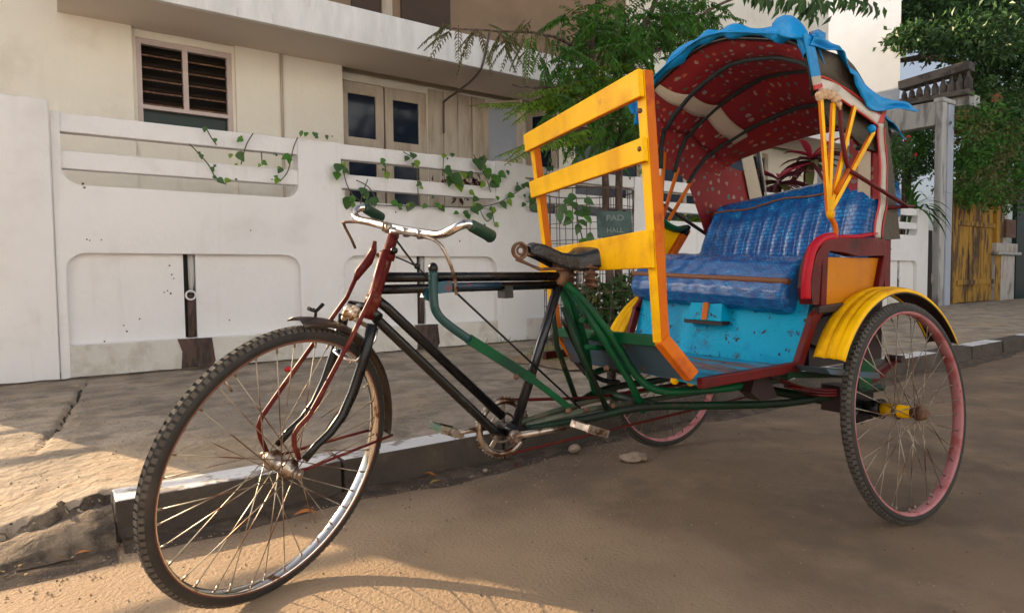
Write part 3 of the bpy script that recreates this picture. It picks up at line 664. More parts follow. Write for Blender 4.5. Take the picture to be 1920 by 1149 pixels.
pt = MB(); c = V(W(*S(1857, 196, t=.8))); pt.tube([c-V((0, 0, .28)), c-V((0, 0, .2)), c-V((0, 0, .05)), c+V((0, 0, .1)), c+V((0, 0, .2)), c+V((0, 0, .24))], [.10, .20, .27, .25, .17, .19], 16)
tag(pt.build('clay_pot', 'terracotta', origin=c-V((0, 0, .28))), 'round terracotta pot hanging among the branches at far right', 'pot')

# unseen building across the street, added to bounce sunlight back as fill
ob = thing('fill_house', 'unseen pale blue grey house across the street, added to bounce fill light', 'house', W(0, -12, 0))
m = MB(); m.sbox((-16, -16, 0), (26, -11.5, 7.5)); m.build('front_wall', 'palewall', ob)
for k in range(10):
    m = MB(); m.sbox((-14+k*4, -11.49, 1.2), (-12.8+k*4, -11.42, 2.8)); m.build('window', 'pane', ob)
m = MB(); m.sbox((-20, -11.4, -.04), (36, -9.4, .15)); struct(m.build('far_pavement', 'concrete'))

# unseen bars across the gateway at the left, added to cast shadow streaks
tg = thing('shadow_bars', 'unseen thin horizontal bars in the gateway at left, added to cast shadow streaks', 'gate', W(-2.6, .05, .12))
for k, (z0, z1) in enumerate(((.86, .92), (1.10, 1.04), (1.42, 1.40), (1.60, 1.66))):
    m = MB(); m.tube([W(-1.44-.36*i, .05+.0*i, z0+(z1-z0)*i/8+.02*math.sin(i*1.3+k)) for i in range(9)], .018+.006*(k % 2), 6); m.build('bar', 'wire', tg)
for a in (-1.47, -4.4): m = MB(); m.tube([W(a, .05, .1), W(a, .05, 1.75)], .02, 8); m.build('upright', 'wire', tg)
# ================================================================== CYCLE RICKSHAW
rk = thing('cycle_rickshaw', 'cycle rickshaw with yellow front rails, blue vinyl seat and red lined hood under blue tarpaulin', 'cycle rickshaw', (0, 0, 0))
WR = .355
def B(name, m, mt, **k): return m.build(name, mt, rk, **k)
# ---- wheels. local frame: axis = local -Y towards the kerb-free (near) side
sp_mesh = {}
def spoke_mesh(side, dirn, mt):
    key = (side, dirn, mt)
    if key in sp_mesh: return sp_mesh[key]
    th = 0; ha = th+dirn*R(66)
    a = V((.024*math.cos(ha), side*.032, .024*math.sin(ha))); b = V((.3165, side*.004, 0))
    m = MB(); m.tube([a, b], .0015, 5); m.tube([b-(b-a).normalized()*.014, b], .003, 5)
    me = bpy.data.meshes.new('spoke'); me.from_pydata([tuple(v) for v in m.v], [], m.f); me.materials.append(M[mt]); me.polygons.foreach_set('use_smooth', m.sm)
    sp_mesh[key] = me; return me
def wheel(center, nrm, rim_m, rimedge_m, hub_m, hub_len, label, spoke_m, ph=0.):
    nrm = V(nrm).normalized(); Y = -nrm; X = V((1, 0, 0)); X = (X-Y*X.dot(Y)).normalized(); Z = X.cross(Y)
    hb = MB(); L_ = hub_len
    hb.tube([(0, -L_, 0), (0, -L_+.006, 0), (0, -.034, 0), (0, -.032, 0), (0, -.029, 0), (0, -.027, 0), (0, .027, 0), (0, .029, 0), (0, .033, 0), (0, .06, 0)], [.008, .012, .016, .027, .027, .017, .017, .027, .027, .012], 18)
    me_o = hb.build('wheel', hub_m, rk, label=label)
    me_o.location = center
    me_o.rotation_mode = 'QUATERNION'; me_o.rotation_quaternion = Matrix((X, Y, Z)).transposed().to_quaternion()
    def sub(name, m, mt):
        o = m.build(name, mt, None); o.parent = me_o; o.location = (0, 0, 0); return o
    n = 96
    def lathe(m, prof, n=n, smooth=True):
        m.grid(lambda u, v: (prof(u)[0]*math.cos(v*2*math.pi), prof(u)[1], prof(u)[0]*math.sin(v*2*math.pi)), len(prof.pts)-1, n, smooth=smooth)
    class Pf:
        def __init__(s, pts): s.pts = pts
        def __call__(s, u): return s.pts[min(len(s.pts)-1, int(round(u*(len(s.pts)-1))))]
    # rim: box section, well inside
    m = MB()
    prof = Pf([(.326, -.0155), (.3205, -.0165), (.3180, -.0125), (.3165, -.006), (.316, 0), (.3165, .006), (.3180, .0125), (.3205, .0165), (.326, .0155)])
    lathe(m, prof)
    sub('rim', m, rim_m)
    m = MB(); lathe(m, Pf([(.3262, -.0172), (.3250, -.0180), (.3238, -.0178), (.3230, -.0165)])); lathe(m, Pf([(.3262, .0172), (.3250, .0180), (.3238, .0178), (.3230, .0165)])); sub('rim_edge', m, rimedge_m)
    # tyre
    m = MB(); pts = []
    for i in range(15):
        q = math.pi*(-.06+1.12*i/14); pts.append((.3345+.0185*math.sin(q), -.0195*math.cos(q)))
    pts[0] = (.3225, -.0150); pts[-1] = (.3225, .0150)
    lathe(m, Pf(pts))
    sub('tyre', m, 'rubber')
    m = MB(); K = 120
    for i in range(K):
        for sd, off in ((-1, 0), (0, .5), (1, 0)):
            q = 2*math.pi*(i+off)/K; w = 2*math.pi/K
            if sd == 0: y0, y1, r0, r1, dq = -.0065, .0065, .3515, .3563, w*.30
            else: y0, y1, r0, r1, dq = sd*.0085, sd*.0155, .345, .3548, w*.31
            c = []
            for rr in (r0, r1):
                for (yy, qq) in ((y0, -dq), (y1, -dq), (y1, dq), (y0, dq)):
                    r2 = rr-(.0065 if (sd and yy == y1 and rr == r1) else 0)
                    c.append((r2*math.cos(q+qq), yy, r2*math.sin(q+qq)))
            m.hexa(c)
    o = sub('tread_block', m, 'treads'); o['kind'] = 'stuff'
    for side in (-1, 1):
        for i in range(18):
            dirn = 1 if i % 2 else -1
            o = bpy.data.objects.new('spoke', spoke_mesh(side, dirn, spoke_m)); COL.objects.link(o); o.parent = me_o
            o.rotation_euler = (R(rnd.gauss(0, .5)), -(2*math.pi*(i+(.5 if side > 0 else 0))/18)+ph+R(rnd.gauss(0, .8)), 0)
    m = MB()
    q = 2.1; m.tube([(.309*math.cos(q), 0, .309*math.sin(q)), (.275*math.cos(q), 0, .275*math.sin(q))], [.004, .003], 6); sub('valve', m, 'steel')
    return me_o
FC = V((-1.847, 0.002, 0.346)); FN = V((.445, -.866, -.226)).normalized()
FB = V((.889, .457, 0)).normalized(); FW_ = V((.103, -.201, .974)).normalized()
wf_ = wheel(FC, FN, 'chrome', 'rubberred', 'steel', .055, 'front wheel with chrome rim and rusty spokes', 'spoke', .1)
NN = V((.0019, -.9953, .0966)); NC = V((0, -.541, WR*math.cos(.097)))
wn_ = wheel(NC, NN, 'pink', 'pink', 'rust', .05, 'near rear wheel with pink rim', 'spoke', .33)
wr_ = wheel(V((0, .541, WR)), V((0, -1, 0)), 'pink', 'pink', 'rust', .05, 'kerb side rear wheel with pink rim', 'spokedark', .2)
# yellow hub barrel, near wheel
m = MB(); m.tube([NC+V((0, -.012, 0)), NC+V((0, .08, -.004))], [.0205, .0225], 16); B('hub_barrel', m, 'yellow')
m = MB(); m.tube([NC+V((0, -.062, .004)), NC+V((0, -.055, .004)), NC+V((0, -.045, .003)), NC+V((0, -.03, .002))], [.010, .017, .022, .023], 16); B('hub_cone', m, 'rust')
m = MB(); m.tube([NC+V((0, .082, -.004)), NC+V((0, .11, -.006)), NC+V((0, .15, -.006))], [.034, .03, .02], 14); B('hub_flange', m, 'black')
m = MB(); m.tube([V((0, -.43, .345)), V((0, .50, .35))], .018, 12); B('axle', m, 'greendark')
def fw(b, w, o): return FC+FB*b+FW_*w+FN*o
def PF(u, v, o): return hit(u, v, FC+FN*o, FN)
# ---- front fender
def fend(u, v):
    q = R(92-92*u); a = (v-.5)*2
    r = .378-.016*a*a; w = .031*a
    if u > .0: pass
    return fw(r*math.cos(q), r*math.sin(q), -w)
m = MB(); m.grid(fend, 40, 8); B('front_fender', m, 'rust' if 0 else mat('dented brown steel fender', (.075, .058, .05), .32, metal=.5, col2=(.05, .03, .02), s=9, rvar=.12), solid=.0016)
m = MB(); m.tube([PF(578, 578, .0), PF(592, 584, .0), PF(606, 570, 0)], .005, 6); m.tube([PF(592, 584, 0), fw(.045, .377, 0)], .004, 6); m.tube([PF(588, 580, .02), PF(592, 584, -.02)], .004, 6); B('fender_ornament', m, 'black')
for o, e in ((.047, (722, 820)), (-.047, (690, 806))):
    a = PF(566+(8 if o < 0 else 0), 882-(30 if o < 0 else 0), o) if o > 0 else fw(.01, .0, o)
    m = MB(); m.tube([a, fw(.372, .004, .031 if o > 0 else -.031)], .0042, 8); B('fender_stay', m, 'crimson' if 0 else 'forkred')
# ---- fork
hs = [P(738, 440, y=0), P(722, 492, y=0), P(704, 548, y=0), P(690, 598, y=0)]
m = MB(); m.tube(hs, [.014, .0165, .0175, .018], 14); B('head_tube', m, 'forkred')
for q_ in (((727, 474), (724, 486)), ((702, 556), (697, 572))): m = MB(); m.tube([P(*q_[0], y=0), P(*q_[1], y=0)], .0215, 14); B('head_bearing', m, 'forkred')
crown = [PF(690, 600, .055), P(688, 604, y=0), PF(668, 596, -.055)]
m = MB(); m.tube([fw(.215, .378, .052), fw(.215, .392, 0), fw(.215, .385, -.058)], .0125, 10); B('fork_crown', m, 'black')
for o, pts in ((.052, [(698, 608), (681, 678), (662, 735), (642, 779), (618, 812), (594, 834), (571, 862)]),):
    pp = [PF(u, v, o) for u, v in pts]
    for sgn in (1, -1):
        qq = [p-FN*(2*o if sgn < 0 else 0) for p in pp]
        m = MB(); m.tube(qq, [.0145, .0145, .0140, .0130, .0115, .010, .010], 12, flat=.8); B('fork_blade', m, 'black')
for o in (.066, -.066):
    pp = [PF(u, v, .066)-FN*(.066-o) for u, v in [(703, 540), (695, 560), (659, 633), (620, 706), (580, 779), (560, 800), (551, 815), (552, 835), (561, 860)]]
    if o < 0: pp = [PF(u, v, o) for u, v in [(668, 520), (650, 558), (586, 647), (536, 716), (490, 782), (484, 800), (488, 820), (500, 846)]]
    m = MB(); m.tube(pp, .0062, 8); B('fork_strut', m, 'forkred')
m = MB(); m.tube([PF(703, 452, -.066), PF(700, 470, -.066), PF(690, 490, -.066), PF(672, 512, -.066), PF(667, 524, -.066)], [.005, .010, .0135, .012, .007], 12); B('fork_spring', m, 'forkred')
m = MB(); m.tube([PF(722, 470, .02), PF(716, 492, .03), PF(708, 520, .05), PF(703, 545, .066)], [.008, .012, .012, .007], 12); B('fork_spring', m, 'forkred')
m = MB(); m.tube([PF(708, 478, -.06), PF(726, 482, 0), PF(722, 500, .04)], .006, 8); B('spring_bracket', m, 'rust')
m = MB(); m.tube([fw(0, 0, .075), fw(0, 0, -.075)], .006, 10); m.tube([fw(0, 0, .056), fw(0, 0, .068)], .014, 6); m.tube([fw(0, 0, -.056), fw(0, 0, -.068)], .014, 6); B('front_axle', m, 'steel')
# brake stirrup (chrome) and lamp bracket
m = MB(); m.tube([fw(.225, .345, .04), fw(.215, .315, .047), fw(.19, .285, .048), fw(.165, .262, .040), fw(.16, .255, 0), fw(.165, .262, -.040), fw(.19, .285, -.047)], .0048, 8); B('brake_stirrup', m, 'chrome')
m = MB()
for i in range(7):
    c = PF(645+i*4.2, 596-(i % 3)*7, .0+.02*math.sin(i*2)); m.ball(c, .008+.003*(i % 3), 6)
m.tube([PF(652, 590, 0), PF(690, 612, 0)], .007, 8); B('corroded_bracket', m, mat('pale corroded metal', (.75, .62, .48), .4, metal=.4, col2=(.25, .12, .04), s=60, lo=.5, hi=.56))
# ---- handlebar
def HB(l): return [PF(u, v, o) for u, v, o in l]
m = MB(); m.tube([P(738, 446, y=0), P(741, 428, y=0)], .014, 12); B('stem', m, 'steel')
bar = HB([(684, 389, -.235), (672, 391, -.245), (664, 400, -.235), (672, 411, -.19), (700, 418, -.10), (740, 428, 0.0), (790, 437, .10), (820, 440, .16), (838, 436, .20), (858, 425, .235), (874, 420, .245), (884, 423, .25)])
def smooth(pts, n=6):
    out = []
    k = len(pts)
    for i in range(k-1):
        p0, p1, p2, p3 = pts[max(0, i-1)], pts[i], pts[i+1], pts[min(k-1, i+2)]
        for j in range(n):
            t = j/n; out.append(.5*((2*p1)+(p2-p0)*t+(2*p0-5*p1+4*p2-p3)*t*t+(3*p1-p0-3*p2+p3)*t**3))
    out.append(pts[-1]); return out
m = MB(); m.tube(smooth(bar), .0115, 12); B('handlebar', m, 'chrome')
m = MB(); m.tube(HB([(880, 421, .248), (884, 423, .249), (912, 438, .25), (920, 443, .25), (922, 444, .25)]), [.014, .0155, .0165, .0175, .011], 14); B('grip', m, 'grip')
m = MB(); m.tube(HB([(682, 389, -.238), (686, 391, -.238), (704, 402, -.238), (714, 408, -.238)]), [.013, .0155, .0165, .0165], 14); B('grip', m, 'grip')
m = MB(); m.tube(smooth(HB([(735, 433, .02), (790, 443, .11), (812, 449, .15), (828, 462, .18), (842, 490, .20), (852, 520, .21), (856, 552, .215)]), 4), .0048, 8); B('brake_lever', m, 'steel')
m = MB(); m.tube(smooth(HB([(730, 430, -.02), (690, 419, -.11), (660, 416, -.17), (643, 417, -.20)]), 3)+HB([(648, 428, -.205), (658, 447, -.21), (666, 465, -.215)]), .0042, 8); B('brake_lever', m, 'rust')
for u, v, o in ((722, 424, -.03), (728, 427, -.015), (762, 434, .05), (788, 438, .1)): m = MB(); m.tube([PF(u, v-7, o), PF(u, v+9, o)], .010, 8); B('lever_clamp', m, 'steel')
m = MB(); m.tube([P(744, 452, y=-.02), P(780, 500, y=-.02)], .003, 6); m.tube(smooth([P(742, 482, y=-.02), P(762, 490, y=-.03), P(784, 502, y=-.02), P(800, 520, y=-.02)], 4), .0022, 6); m.ball(P(782, 499, y=-.02), .009, 6); B('brake_rod', m, 'black')
m = MB(); m.ball(P(739, 470, y=-.028), .010, 6); B('bolt', m, 'black')
# ---- main frame
def tb(name, pts, r, mt, n=12, **k): m = MB(); m.tube(pts, r, n, **k); return B(name, m, mt)
tb('top_tube', [P(722, 520, y=0), P(1052, 518, y=0)], .0135, 'black')
tb('lower_top_tube', [P(712, 543, y=0), P(1042, 534, y=0)], .0128, 'black')
tb('down_tube', [P(704, 560, y=0), P(726, 577, y=0), P(942, 780, y=0)], .0138, 'black')
tb('lower_down_tube', [P(694, 580, y=0), P(708, 600, y=0), P(925, 806, y=0), P(948, 812, y=0)], .0138, 'black')
tb('seat_tube', [P(1054, 512, y=0), P(966, 800, y=0)], .0150, 'chromeblack')
tb('seat_lug', [P(1058, 502, y=0), P(1048, 536, y=0)], .022, 'rust')
m = MB(); m.beam(P(808, 540, y=-.02), P(842, 537, y=-.02), .04, .032); m.beam(P(795, 548, y=-.01), P(812, 556, y=-.01), .03, .03); B('frame_clamp', m, 'teal')
m = MB(); m.beam(P(940, 548, y=-.01), P(955, 547, y=-.01), .045, .035); B('pump_clip', m, 'black')
m = MB(); m.tube([P(842, 537, y=-.021), P(938, 535, y=-.014)], .0105, 8); B('painted_sleeve', m, mat('blue and red flecked paint', (.01, .035, .07), .4, col2=(.14, .02, .02), s=12, lo=.46, hi=.54))
tb('brake_linkage_tube', smooth([P(812, 508, y=-.045), P(813, 560, y=-.045), P(818, 584, y=-.045), P(836, 605, y=-.045), P(880, 637, y=-.045)], 5), .0125, 'tealtube')
m = MB(); m.beam(P(878, 635, y=-.045), P(1000, 712, y=-.045), .014, .028); m.beam(P(1000, 712, y=-.045), P(1068, 764, y=-.045), .010, .018); B('brake_flat_bar', m, 'green')
m = MB(); m.ball(P(812, 503, y=-.045), .0135, 8, (1, 1, 1.2)); B('knob', m, 'black')
tb('brake_rod', [P(835, 530, y=-.03), P(1088, 765, y=-.03)], .0034, 'black', 6)
m = MB(); m.ball(P(968, 706, y=-.06), .009, 6); m.ball(P(1066, 770, y=-.05), .010, 6); B('bolt', m, 'rust')
# bottom bracket, cranks, chainring, pedals
BBc = P(957, 806, y=0); 
m = MB(); m.tube([BBc+V((0, .06, 0)), BBc+V((0, -.065, 0))], .021, 14); B('bottom_bracket', m, 'black')
ring = MB(); rc = BBc+V((0, .045, 0))
ring.ring(rc, (0, 1, 0), .082, .011, 40, 8)
for i in range(44):
    q = 2*math.pi*i/44; d = V((math.cos(q), 0, math.sin(q))); ring.tube([rc+d*.088, rc+d*.0965], [.0045, .0025], 4)
for i in range(5):
    q = 2*math.pi*i/5+.3; d = V((math.cos(q), 0, math.sin(q))); ring.beam(rc, rc+d*.086, .004, .014, V((0, 1, 0)))
ring.ring(rc, (0, 1, 0), .045, .004, 24, 6)
B('chainring', ring, 'steel')
c0 = P(967, 817, y=-.075); c1 = P(1085, 797, y=-.085)
m = MB(); m.tube([c0+V((0, .01, 0)), c0-V((0, .010, 0))], .017, 12); m.tube([c0, c1], [.011, .0075], 8); m.tube([c1+V((0, .01, 0)), c1-V((0, .012, 0))], .011, 10); B('crank', m, 'steel')
e0 = rc+V((0, .03, 0)); e1 = P(852, 812, y=.08)
m = MB(); m.tube([e0, e1], [.011, .0075], 8); m.tube([e1-V((0, .012, 0)), e1+V((0, .012, 0))], .012, 10); B('crank', m, 'steel')
def pedal(c, sgn, mt, label):
    a = MB(); y0, y1 = (c.y+sgn*.012, c.y+sgn*.095)
    t = .35
    d = V((math.cos(t), 0, math.sin(t)*-1)); u = V((math.sin(t), 0, math.cos(t)))
    a.tube([c, V((c.x, y1+sgn*.01, c.z))], .006, 8)
    o = B('pedal', a, 'steel', label=label)
    for k in (-1, 1):
        q = MB(); p0 = V((c.x, y0, c.z))+d*(.030*k); p1 = V((c.x, y1, c.z))+d*(.030*k)
        q.beam(p0, p1, .022, .018, d); q.build('pedal_block', mt, o)
    for y in (y0, y1):
        q = MB(); q.beam(V((c.x, y, c.z))-d*.04, V((c.x, y, c.z))+d*.04, .004, .024, V((0, 1, 0))); q.build('pedal_plate', 'steel', o)
pedal(c1, -1, 'steel', 'worn steel pedal on the near side')
pedal(e1, 1, 'green', 'green painted pedal on the kerb side')
# chain
ax = V((0.0, .045, .36))
m = MB(); m.tube(smooth([rc+V((-.02, 0, .086)), P(1090, 746, y=.045), P(1160, 738, y=.045), V((-.02, .045, .41))], 4), .0052, 6, flat=.6); m.tube([rc+V((0, 0, -.088)), V((-.35, .045, .30)), V((0, .045, .32))], .0045, 6, flat=.6); B('chain', m, 'maroon')
m = MB(); m.tube([ax-V((0, .008, 0)), ax+V((0, .008, 0))], .05, 24); B('rear_sprocket', m, 'rust')
# ---- saddle
sx = P(1000, 462, y=0).x-.02; ex = P(1137, 475, y=0).x+.01
secs = [(.00, .012, .896, .012), (.04, .024, .906, .026), (.16, .028, .901, .034), (.36, .034, .876, .036), (.54, .048, .873, .042), (.68, .078, .892, .048), (.80, .104, .910, .056), (.90, .114, .918, .062), (.96, .108, .910, .058), (1.0, .088, .890, .040), (1.015, .05, .872, .02)]
def sad(u, v):
    i = u*(len(secs)-1); k = min(int(i), len(secs)-2); f = i-k
    a = [secs[k][q]*(1-f)+secs[k+1][q]*f for q in range(4)]
    x = sx+(ex-sx)*a[0]; q = (v-.5)*2; w = a[1]; y = w*math.copysign(min(1, abs(q)*1.45)**.9, q)
    z = a[2]-.012*abs(q)**2-max(0, abs(q)-.62)/.38*a[3]
    return (x, y, z)
m = MB(); m.grid(sad, 36, 24); B('saddle', m, 'saddle', solid=.005)
m = MB()
sc = P(974, 470, y=-.0)
m.ring(sc+V((0, -.006, 0)), (0, 1, 0), .023, .0045, 24, 6); m.ring(sc+V((0, -.006, 0)), (0, 1, 0), .012, .004, 16, 6); m.ring(sc+V((0, .006, 0)), (0, 1, 0), .022, .004, 24, 6)
m.tube([sc+V((-.01, -.012, -.026)), P(1010, 505, y=-.02), P(1110, 500, y=-.03)], .0045, 6); m.tube([sc+V((0, .02, -.026)), P(1015, 505, y=.02), P(1110, 500, y=.03)], .0045, 6)
m.tube([sc+V((.02, -.01, -.01)), P(1003, 478, y=0)], .0045, 6)
B('saddle_spring', m, 'rust')
for y in (-.055, .055):
    m = MB(); b = P(1108, 512, y=-.055); b.y = y
    hx = []
    for i in range(60):
        q = i/59*2*math.pi*4; hx.append(b+V((math.cos(q)*.02, math.sin(q)*.02, .03-.072*i/59)))
    m.tube(hx, .0042, 6); m.tube([b+V((0, 0, .03)), b+V((0, 0, -.045))], .013, 10); B('coil_spring', m, 'rust')
m = MB(); m.tube([P(1060, 500, y=0), P(1052, 522, y=0)], .016, 10); m.beam(P(1045, 500, y=0), P(1085, 498, y=0), .05, .022); B('seat_clamp', m, 'rust')
# ---- green stays and chassis rails (pairs mirrored across the bike)
def pair(name, pts, r, mt, flat=None, n=10, sm=3):
    for sg in (1, -1):
        q = smooth([V((p.x, p.y*sg, p.z)) for p in pts], sm) if sm else [V((p.x, p.y*sg, p.z)) for p in pts]
        m = MB(); m.tube(q, r, n, flat=flat); B(name, m, mt)
pair('curved_stay', [P(1060, 532, y=-.022), P(1099, 570, y=-.04), P(1152, 639, y=-.08), P(1192, 702, y=-.12), P(1232, 731, y=-.17), P(1300, 733, y=-.24), P(1400, 722, y=-.30), P(1492, 700, y=-.35)], .0130, 'green')
pair('straight_stay', [P(1066, 538, y=-.02), P(1130, 634, y=-.07), P(1179, 711, y=-.10), P(1208, 772, y=-.12)], .0115, 'green', sm=0)
pair('thin_stay', [P(1056, 575, y=-.03), P(1086, 655, y=-.06), P(1140, 770, y=-.08)], .009, 'greendark', sm=0)
pair('chassis_rail', [P(985, 806, y=-.03), P(1100, 785, y=-.06), P(1205, 763, y=-.13), P(1330, 760, y=-.22), P(1470, 756, y=-.29), P(1570, 740, y=-.33), V((.18, -.36, .39))], .0135, 'greendark', flat=.8)
pair('chain_stay', [P(985, 798, y=-.02), P(1085, 772, y=-.035), P(1200, 752, y=-.06), V((-.05, -.10, .40))], .0095, 'greenbar')
tb('cross_member', [V((-.74, -.15, .395)), V((-.74, .15, .395))], .014, 'greendark')
tb('cross_member', [P(1100, 650, y=-.07), P(1150, 655, y=.07)], .008, 'green')
tb('cross_member', [P(1090, 600, y=-.06), P(1110, 603, y=.06)], .008, 'green')
m = MB()
for u, v, y in ((1150, 760, -.1), (1137, 690, -.08), (1208, 690, -.13), (1100, 768, -.05)): m.ball(P(u, v, y=y), .010, 6)
B('bolt', m, 'rust')
m = MB()
for u, v, y in ((1265, 713, -.25), (1295, 716, -.24)): m.ball(P(u, v, y=y), .013, 8)
B('yellow_cap', m, 'yellow')
tb('brake_hose', smooth([P(1056, 600, y=.05), P(1085, 660, y=.07), P(1100, 692, y=.09), P(1130, 712, y=.1), P(1160, 716, y=.12)], 4), .0085, 'black')
# leaf springs + shackles, axle housing
for sg in (1, -1):
    y = -.33*sg
    for k in range(3):
        m = MB(); h = .36-.10*k; L_ = h
        m.grid(lambda u, v: V((-.05+(u-.5)*2*L_, y+(v-.5)*.05, .405-.009*k+.075*((u-.5)*2)**2*(L_/.36)**2)), 20, 1); B('spring_leaf', m, 'maroon', solid=.007)
    m = MB(); m.tube([V((-.41, y-.03, .482)), V((-.41, y+.03, .482))], .014, 10); B('spring_eye', m, 'plum'); m = MB(); m.tube([V((.31, y-.03, .482)), V((.31, y+.03, .482))], .014, 10); B('spring_eye', m, 'plum'); m = MB(); m.box((-.09, y-.035, .33), (-.01, y+.035, .42)); B('spring_clamp', m, 'plum')
    m = MB(); m.prism([P(1418, 700, y=-.34), P(1440, 700, y=-.34), P(1458, 745, y=-.34), P(1428, 752, y=-.34), P(1408, 735, y=-.34)], (0, .05, 0)); 
    if sg < 0:
        for q in range(len(m.v)): m.v[q].y *= -1
    B('spring_shackle', m, 'plum')
    m = MB(); m.hexa([(.02, y-.03, .33), (.10, y-.03, .33), (.10, y+.03, .33), (.02, y+.03, .33), (.05, y-.03, .70), (.15, y-.03, .70), (.15, y+.03, .70), (.05, y+.03, .70)]); B('body_bracket', m, 'green')
for q_ in (-.38, .38): m = MB(); m.box((-.07, q_-.02, .30), (.05, q_+.02, .40)); B('bearing_block', m, 'black')
# ---- front guard frame (yellow)
yl = ['yellow', 'orange']  # orange stands for the shaded faces of the yellow paint
def PX(u, v, x, y0): return V((x, y0, P(u, v, y=y0).z))
NT, NB_ = V((-.942+.02, -.317, 1.352)), P(1240, 642, y=-.317); FT, FBm = V((-.872, .329, 1.334)), P(1044, 618, y=.329)
NT = P(1208, 134, y=-.317); FT = P(1000, 250, y=.329)
def post(a, b, wd, dp):
    m = MB(); d = (b-a).normalized(); sx_ = V((1, 0, 0)); sx_ = (sx_-d*sx_.dot(d)).normalized(); sy = d.cross(sx_); 
    if sy.y > 0: sy = -sy    # sy towards the near side
    c = []
    for e in (b, a):
        for (i, j) in ((-1, 1), (1, 1), (1, -1), (-1, -1)): c.append(e+sx_*(i*dp/2)+sy*(j*wd/2))
    m.hexa(c); m.mi[2] = 1; return m     # near face orange, its shading put into the colour
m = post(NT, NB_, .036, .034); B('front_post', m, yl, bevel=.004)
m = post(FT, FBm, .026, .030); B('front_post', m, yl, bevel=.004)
def onpost(a, b, q): return a.lerp(b, q)
def railm(zn, zf, wn2, wf2):
    # board between posts; zn: (top pix v near, bottom) mapped by height along the posts
    m = MB(); c = []
    xo = -.019
    def at(T, Bt, vv, uu, y):
        z = P(uu, vv, y=y).z; f = (T.z-z)/(T.z-Bt.z); p = T.lerp(Bt, f); return p
    nt_, nb_ = at(NT, NB_, zn[0], zn[2], -.317), at(NT, NB_, zn[1], zn[2], -.317); ft_, fb_ = at(FT, FBm, zf[0], zf[2], .329), at(FT, FBm, zf[1], zf[2], .329)
    for p in (nb_, fb_, ft_, nt_): c.append(p+V((xo-.018, 0, 0)))
    cc = [p+V((xo, 0, 0)) for p in (nb_, fb_, ft_, nt_)]
    a = [c[0], cc[0], cc[1], c[1], c[3], cc[3], cc[2], c[2]]
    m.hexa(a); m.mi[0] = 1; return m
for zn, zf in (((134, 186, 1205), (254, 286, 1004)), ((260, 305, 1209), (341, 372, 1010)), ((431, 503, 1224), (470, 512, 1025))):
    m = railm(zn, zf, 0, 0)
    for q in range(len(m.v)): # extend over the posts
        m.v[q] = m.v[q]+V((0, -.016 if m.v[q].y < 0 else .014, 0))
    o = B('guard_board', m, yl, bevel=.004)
m = MB()
for u, v, y in ((1207, 150, -.317), (1212, 210, -.33), (1222, 281, -.317), (1212, 281, -.317), (1004, 262, .329), (1010, 352, .329)):
    p = P(u, v, y=y); p.x -= .024; m.ball(p, .0075, 6)
B('bolt', m, 'rust')
m = MB(); 
for u, v in ((1153, 482), (1222, 478), (1208, 495), (1150, 500)):
    p = P(u, v, x=-.90); m.ball(p, .006, 5, (.3, 1, 1))
B('paint_chip', m, 'green')
p = P(1115, 505, x=-.885)
m = MB(); m.grid(lambda u, v: hit(1105+75*u, 520-60*u*.8-18*v+10*u*v, V((-.903, 0, 0)), V((1, 0, 0))), 6, 3)
# lower slanted orange bars and toe board
SN0, SN1 = P(1243, 640, y=-.325), P(1297, 706, y=-.36); SF0, SF1 = P(1042, 618, y=.335), P(1072, 668, y=.335)
m = MB(); m.beam(SN0+(SN0-SN1)*.06, SN1, .034, .040); B('slanted_bar', m, 'orange', bevel=.004)
m = MB(); m.beam(SF0+(SF0-SF1)*.06, SF1, .022, .022); B('slanted_bar', m, 'orange', bevel=.004)
m = MB(); m.tube([SF1, P(1092, 690, y=.33), P(1100, 700, y=.3)], .012, 8); B('toe_bend', m, 'plum')
ta, tb_ = P(1243, 640, y=-.30), P(1046, 622, y=.32)
m = MB(); m.beam(ta, tb_, .030, .034, V((1, 0, 0))); B('toe_rail', m, 'green', bevel=.004)
BZ = .478
tn, tf = V((SN1.x+.012, -.345, SN1.z-.015)), V((SN1.x+.085, .33, .478))
m = MB(); m.prism([ta+V((.012, 0, -.015)), tb_+V((.012, 0, -.015)), tf, tn], (.006, 0, .008)); B('toe_board', m, 'bluegrey')
# ---- floor, seat box
A_ = V((SN1.x+.012, -.375, .502)); K0 = P(1488, 686, y=-.39); K1 = P(1517, 598, y=-.405); K2 = P(1532, 576, y=-.41)
m = MB(); m.hexa([V((A_.x+.02, -.36, .488)), V((-.36, -.375, .495)), V((-.36, .36, .495)), V((A_.x+.10, .325, .488)), V((A_.x+.02, -.36, .503)), V((-.36, -.375, .512)), V((-.36, .36, .512)), V((A_.x+.10, .325, .503))]); B('floor_board', m, 'cyanworn')
m = MB(); m.hexa([V((-.36, -.385, .500)), V((-.34, -.385, .50)), V((-.34, .375, .50)), V((-.36, .375, .50)), V((-.30, -.39, .72)), V((-.28, -.39, .72)), V((-.28, .375, .72)), V((-.30, .375, .72))]); B('seat_box_front', m, 'cyan')
m = MB(); m.box((-.28, -.375, .50), (.14, .36, .78)); B('seat_box', m, 'plum')
m = MB(); c = P(1330, 585, x=-.335); m.hexa([c+V(q) for q in ((-.025, -.075, -.030), (.02, -.075, -.030), (.02, .085, -.030), (-.025, .085, -.030), (-.012, -.07, .035), (.02, -.07, .035), (.02, .08, .035), (-.012, .08, .035))]); hm = B('box_latch', m, 'cyan', bevel=.003)
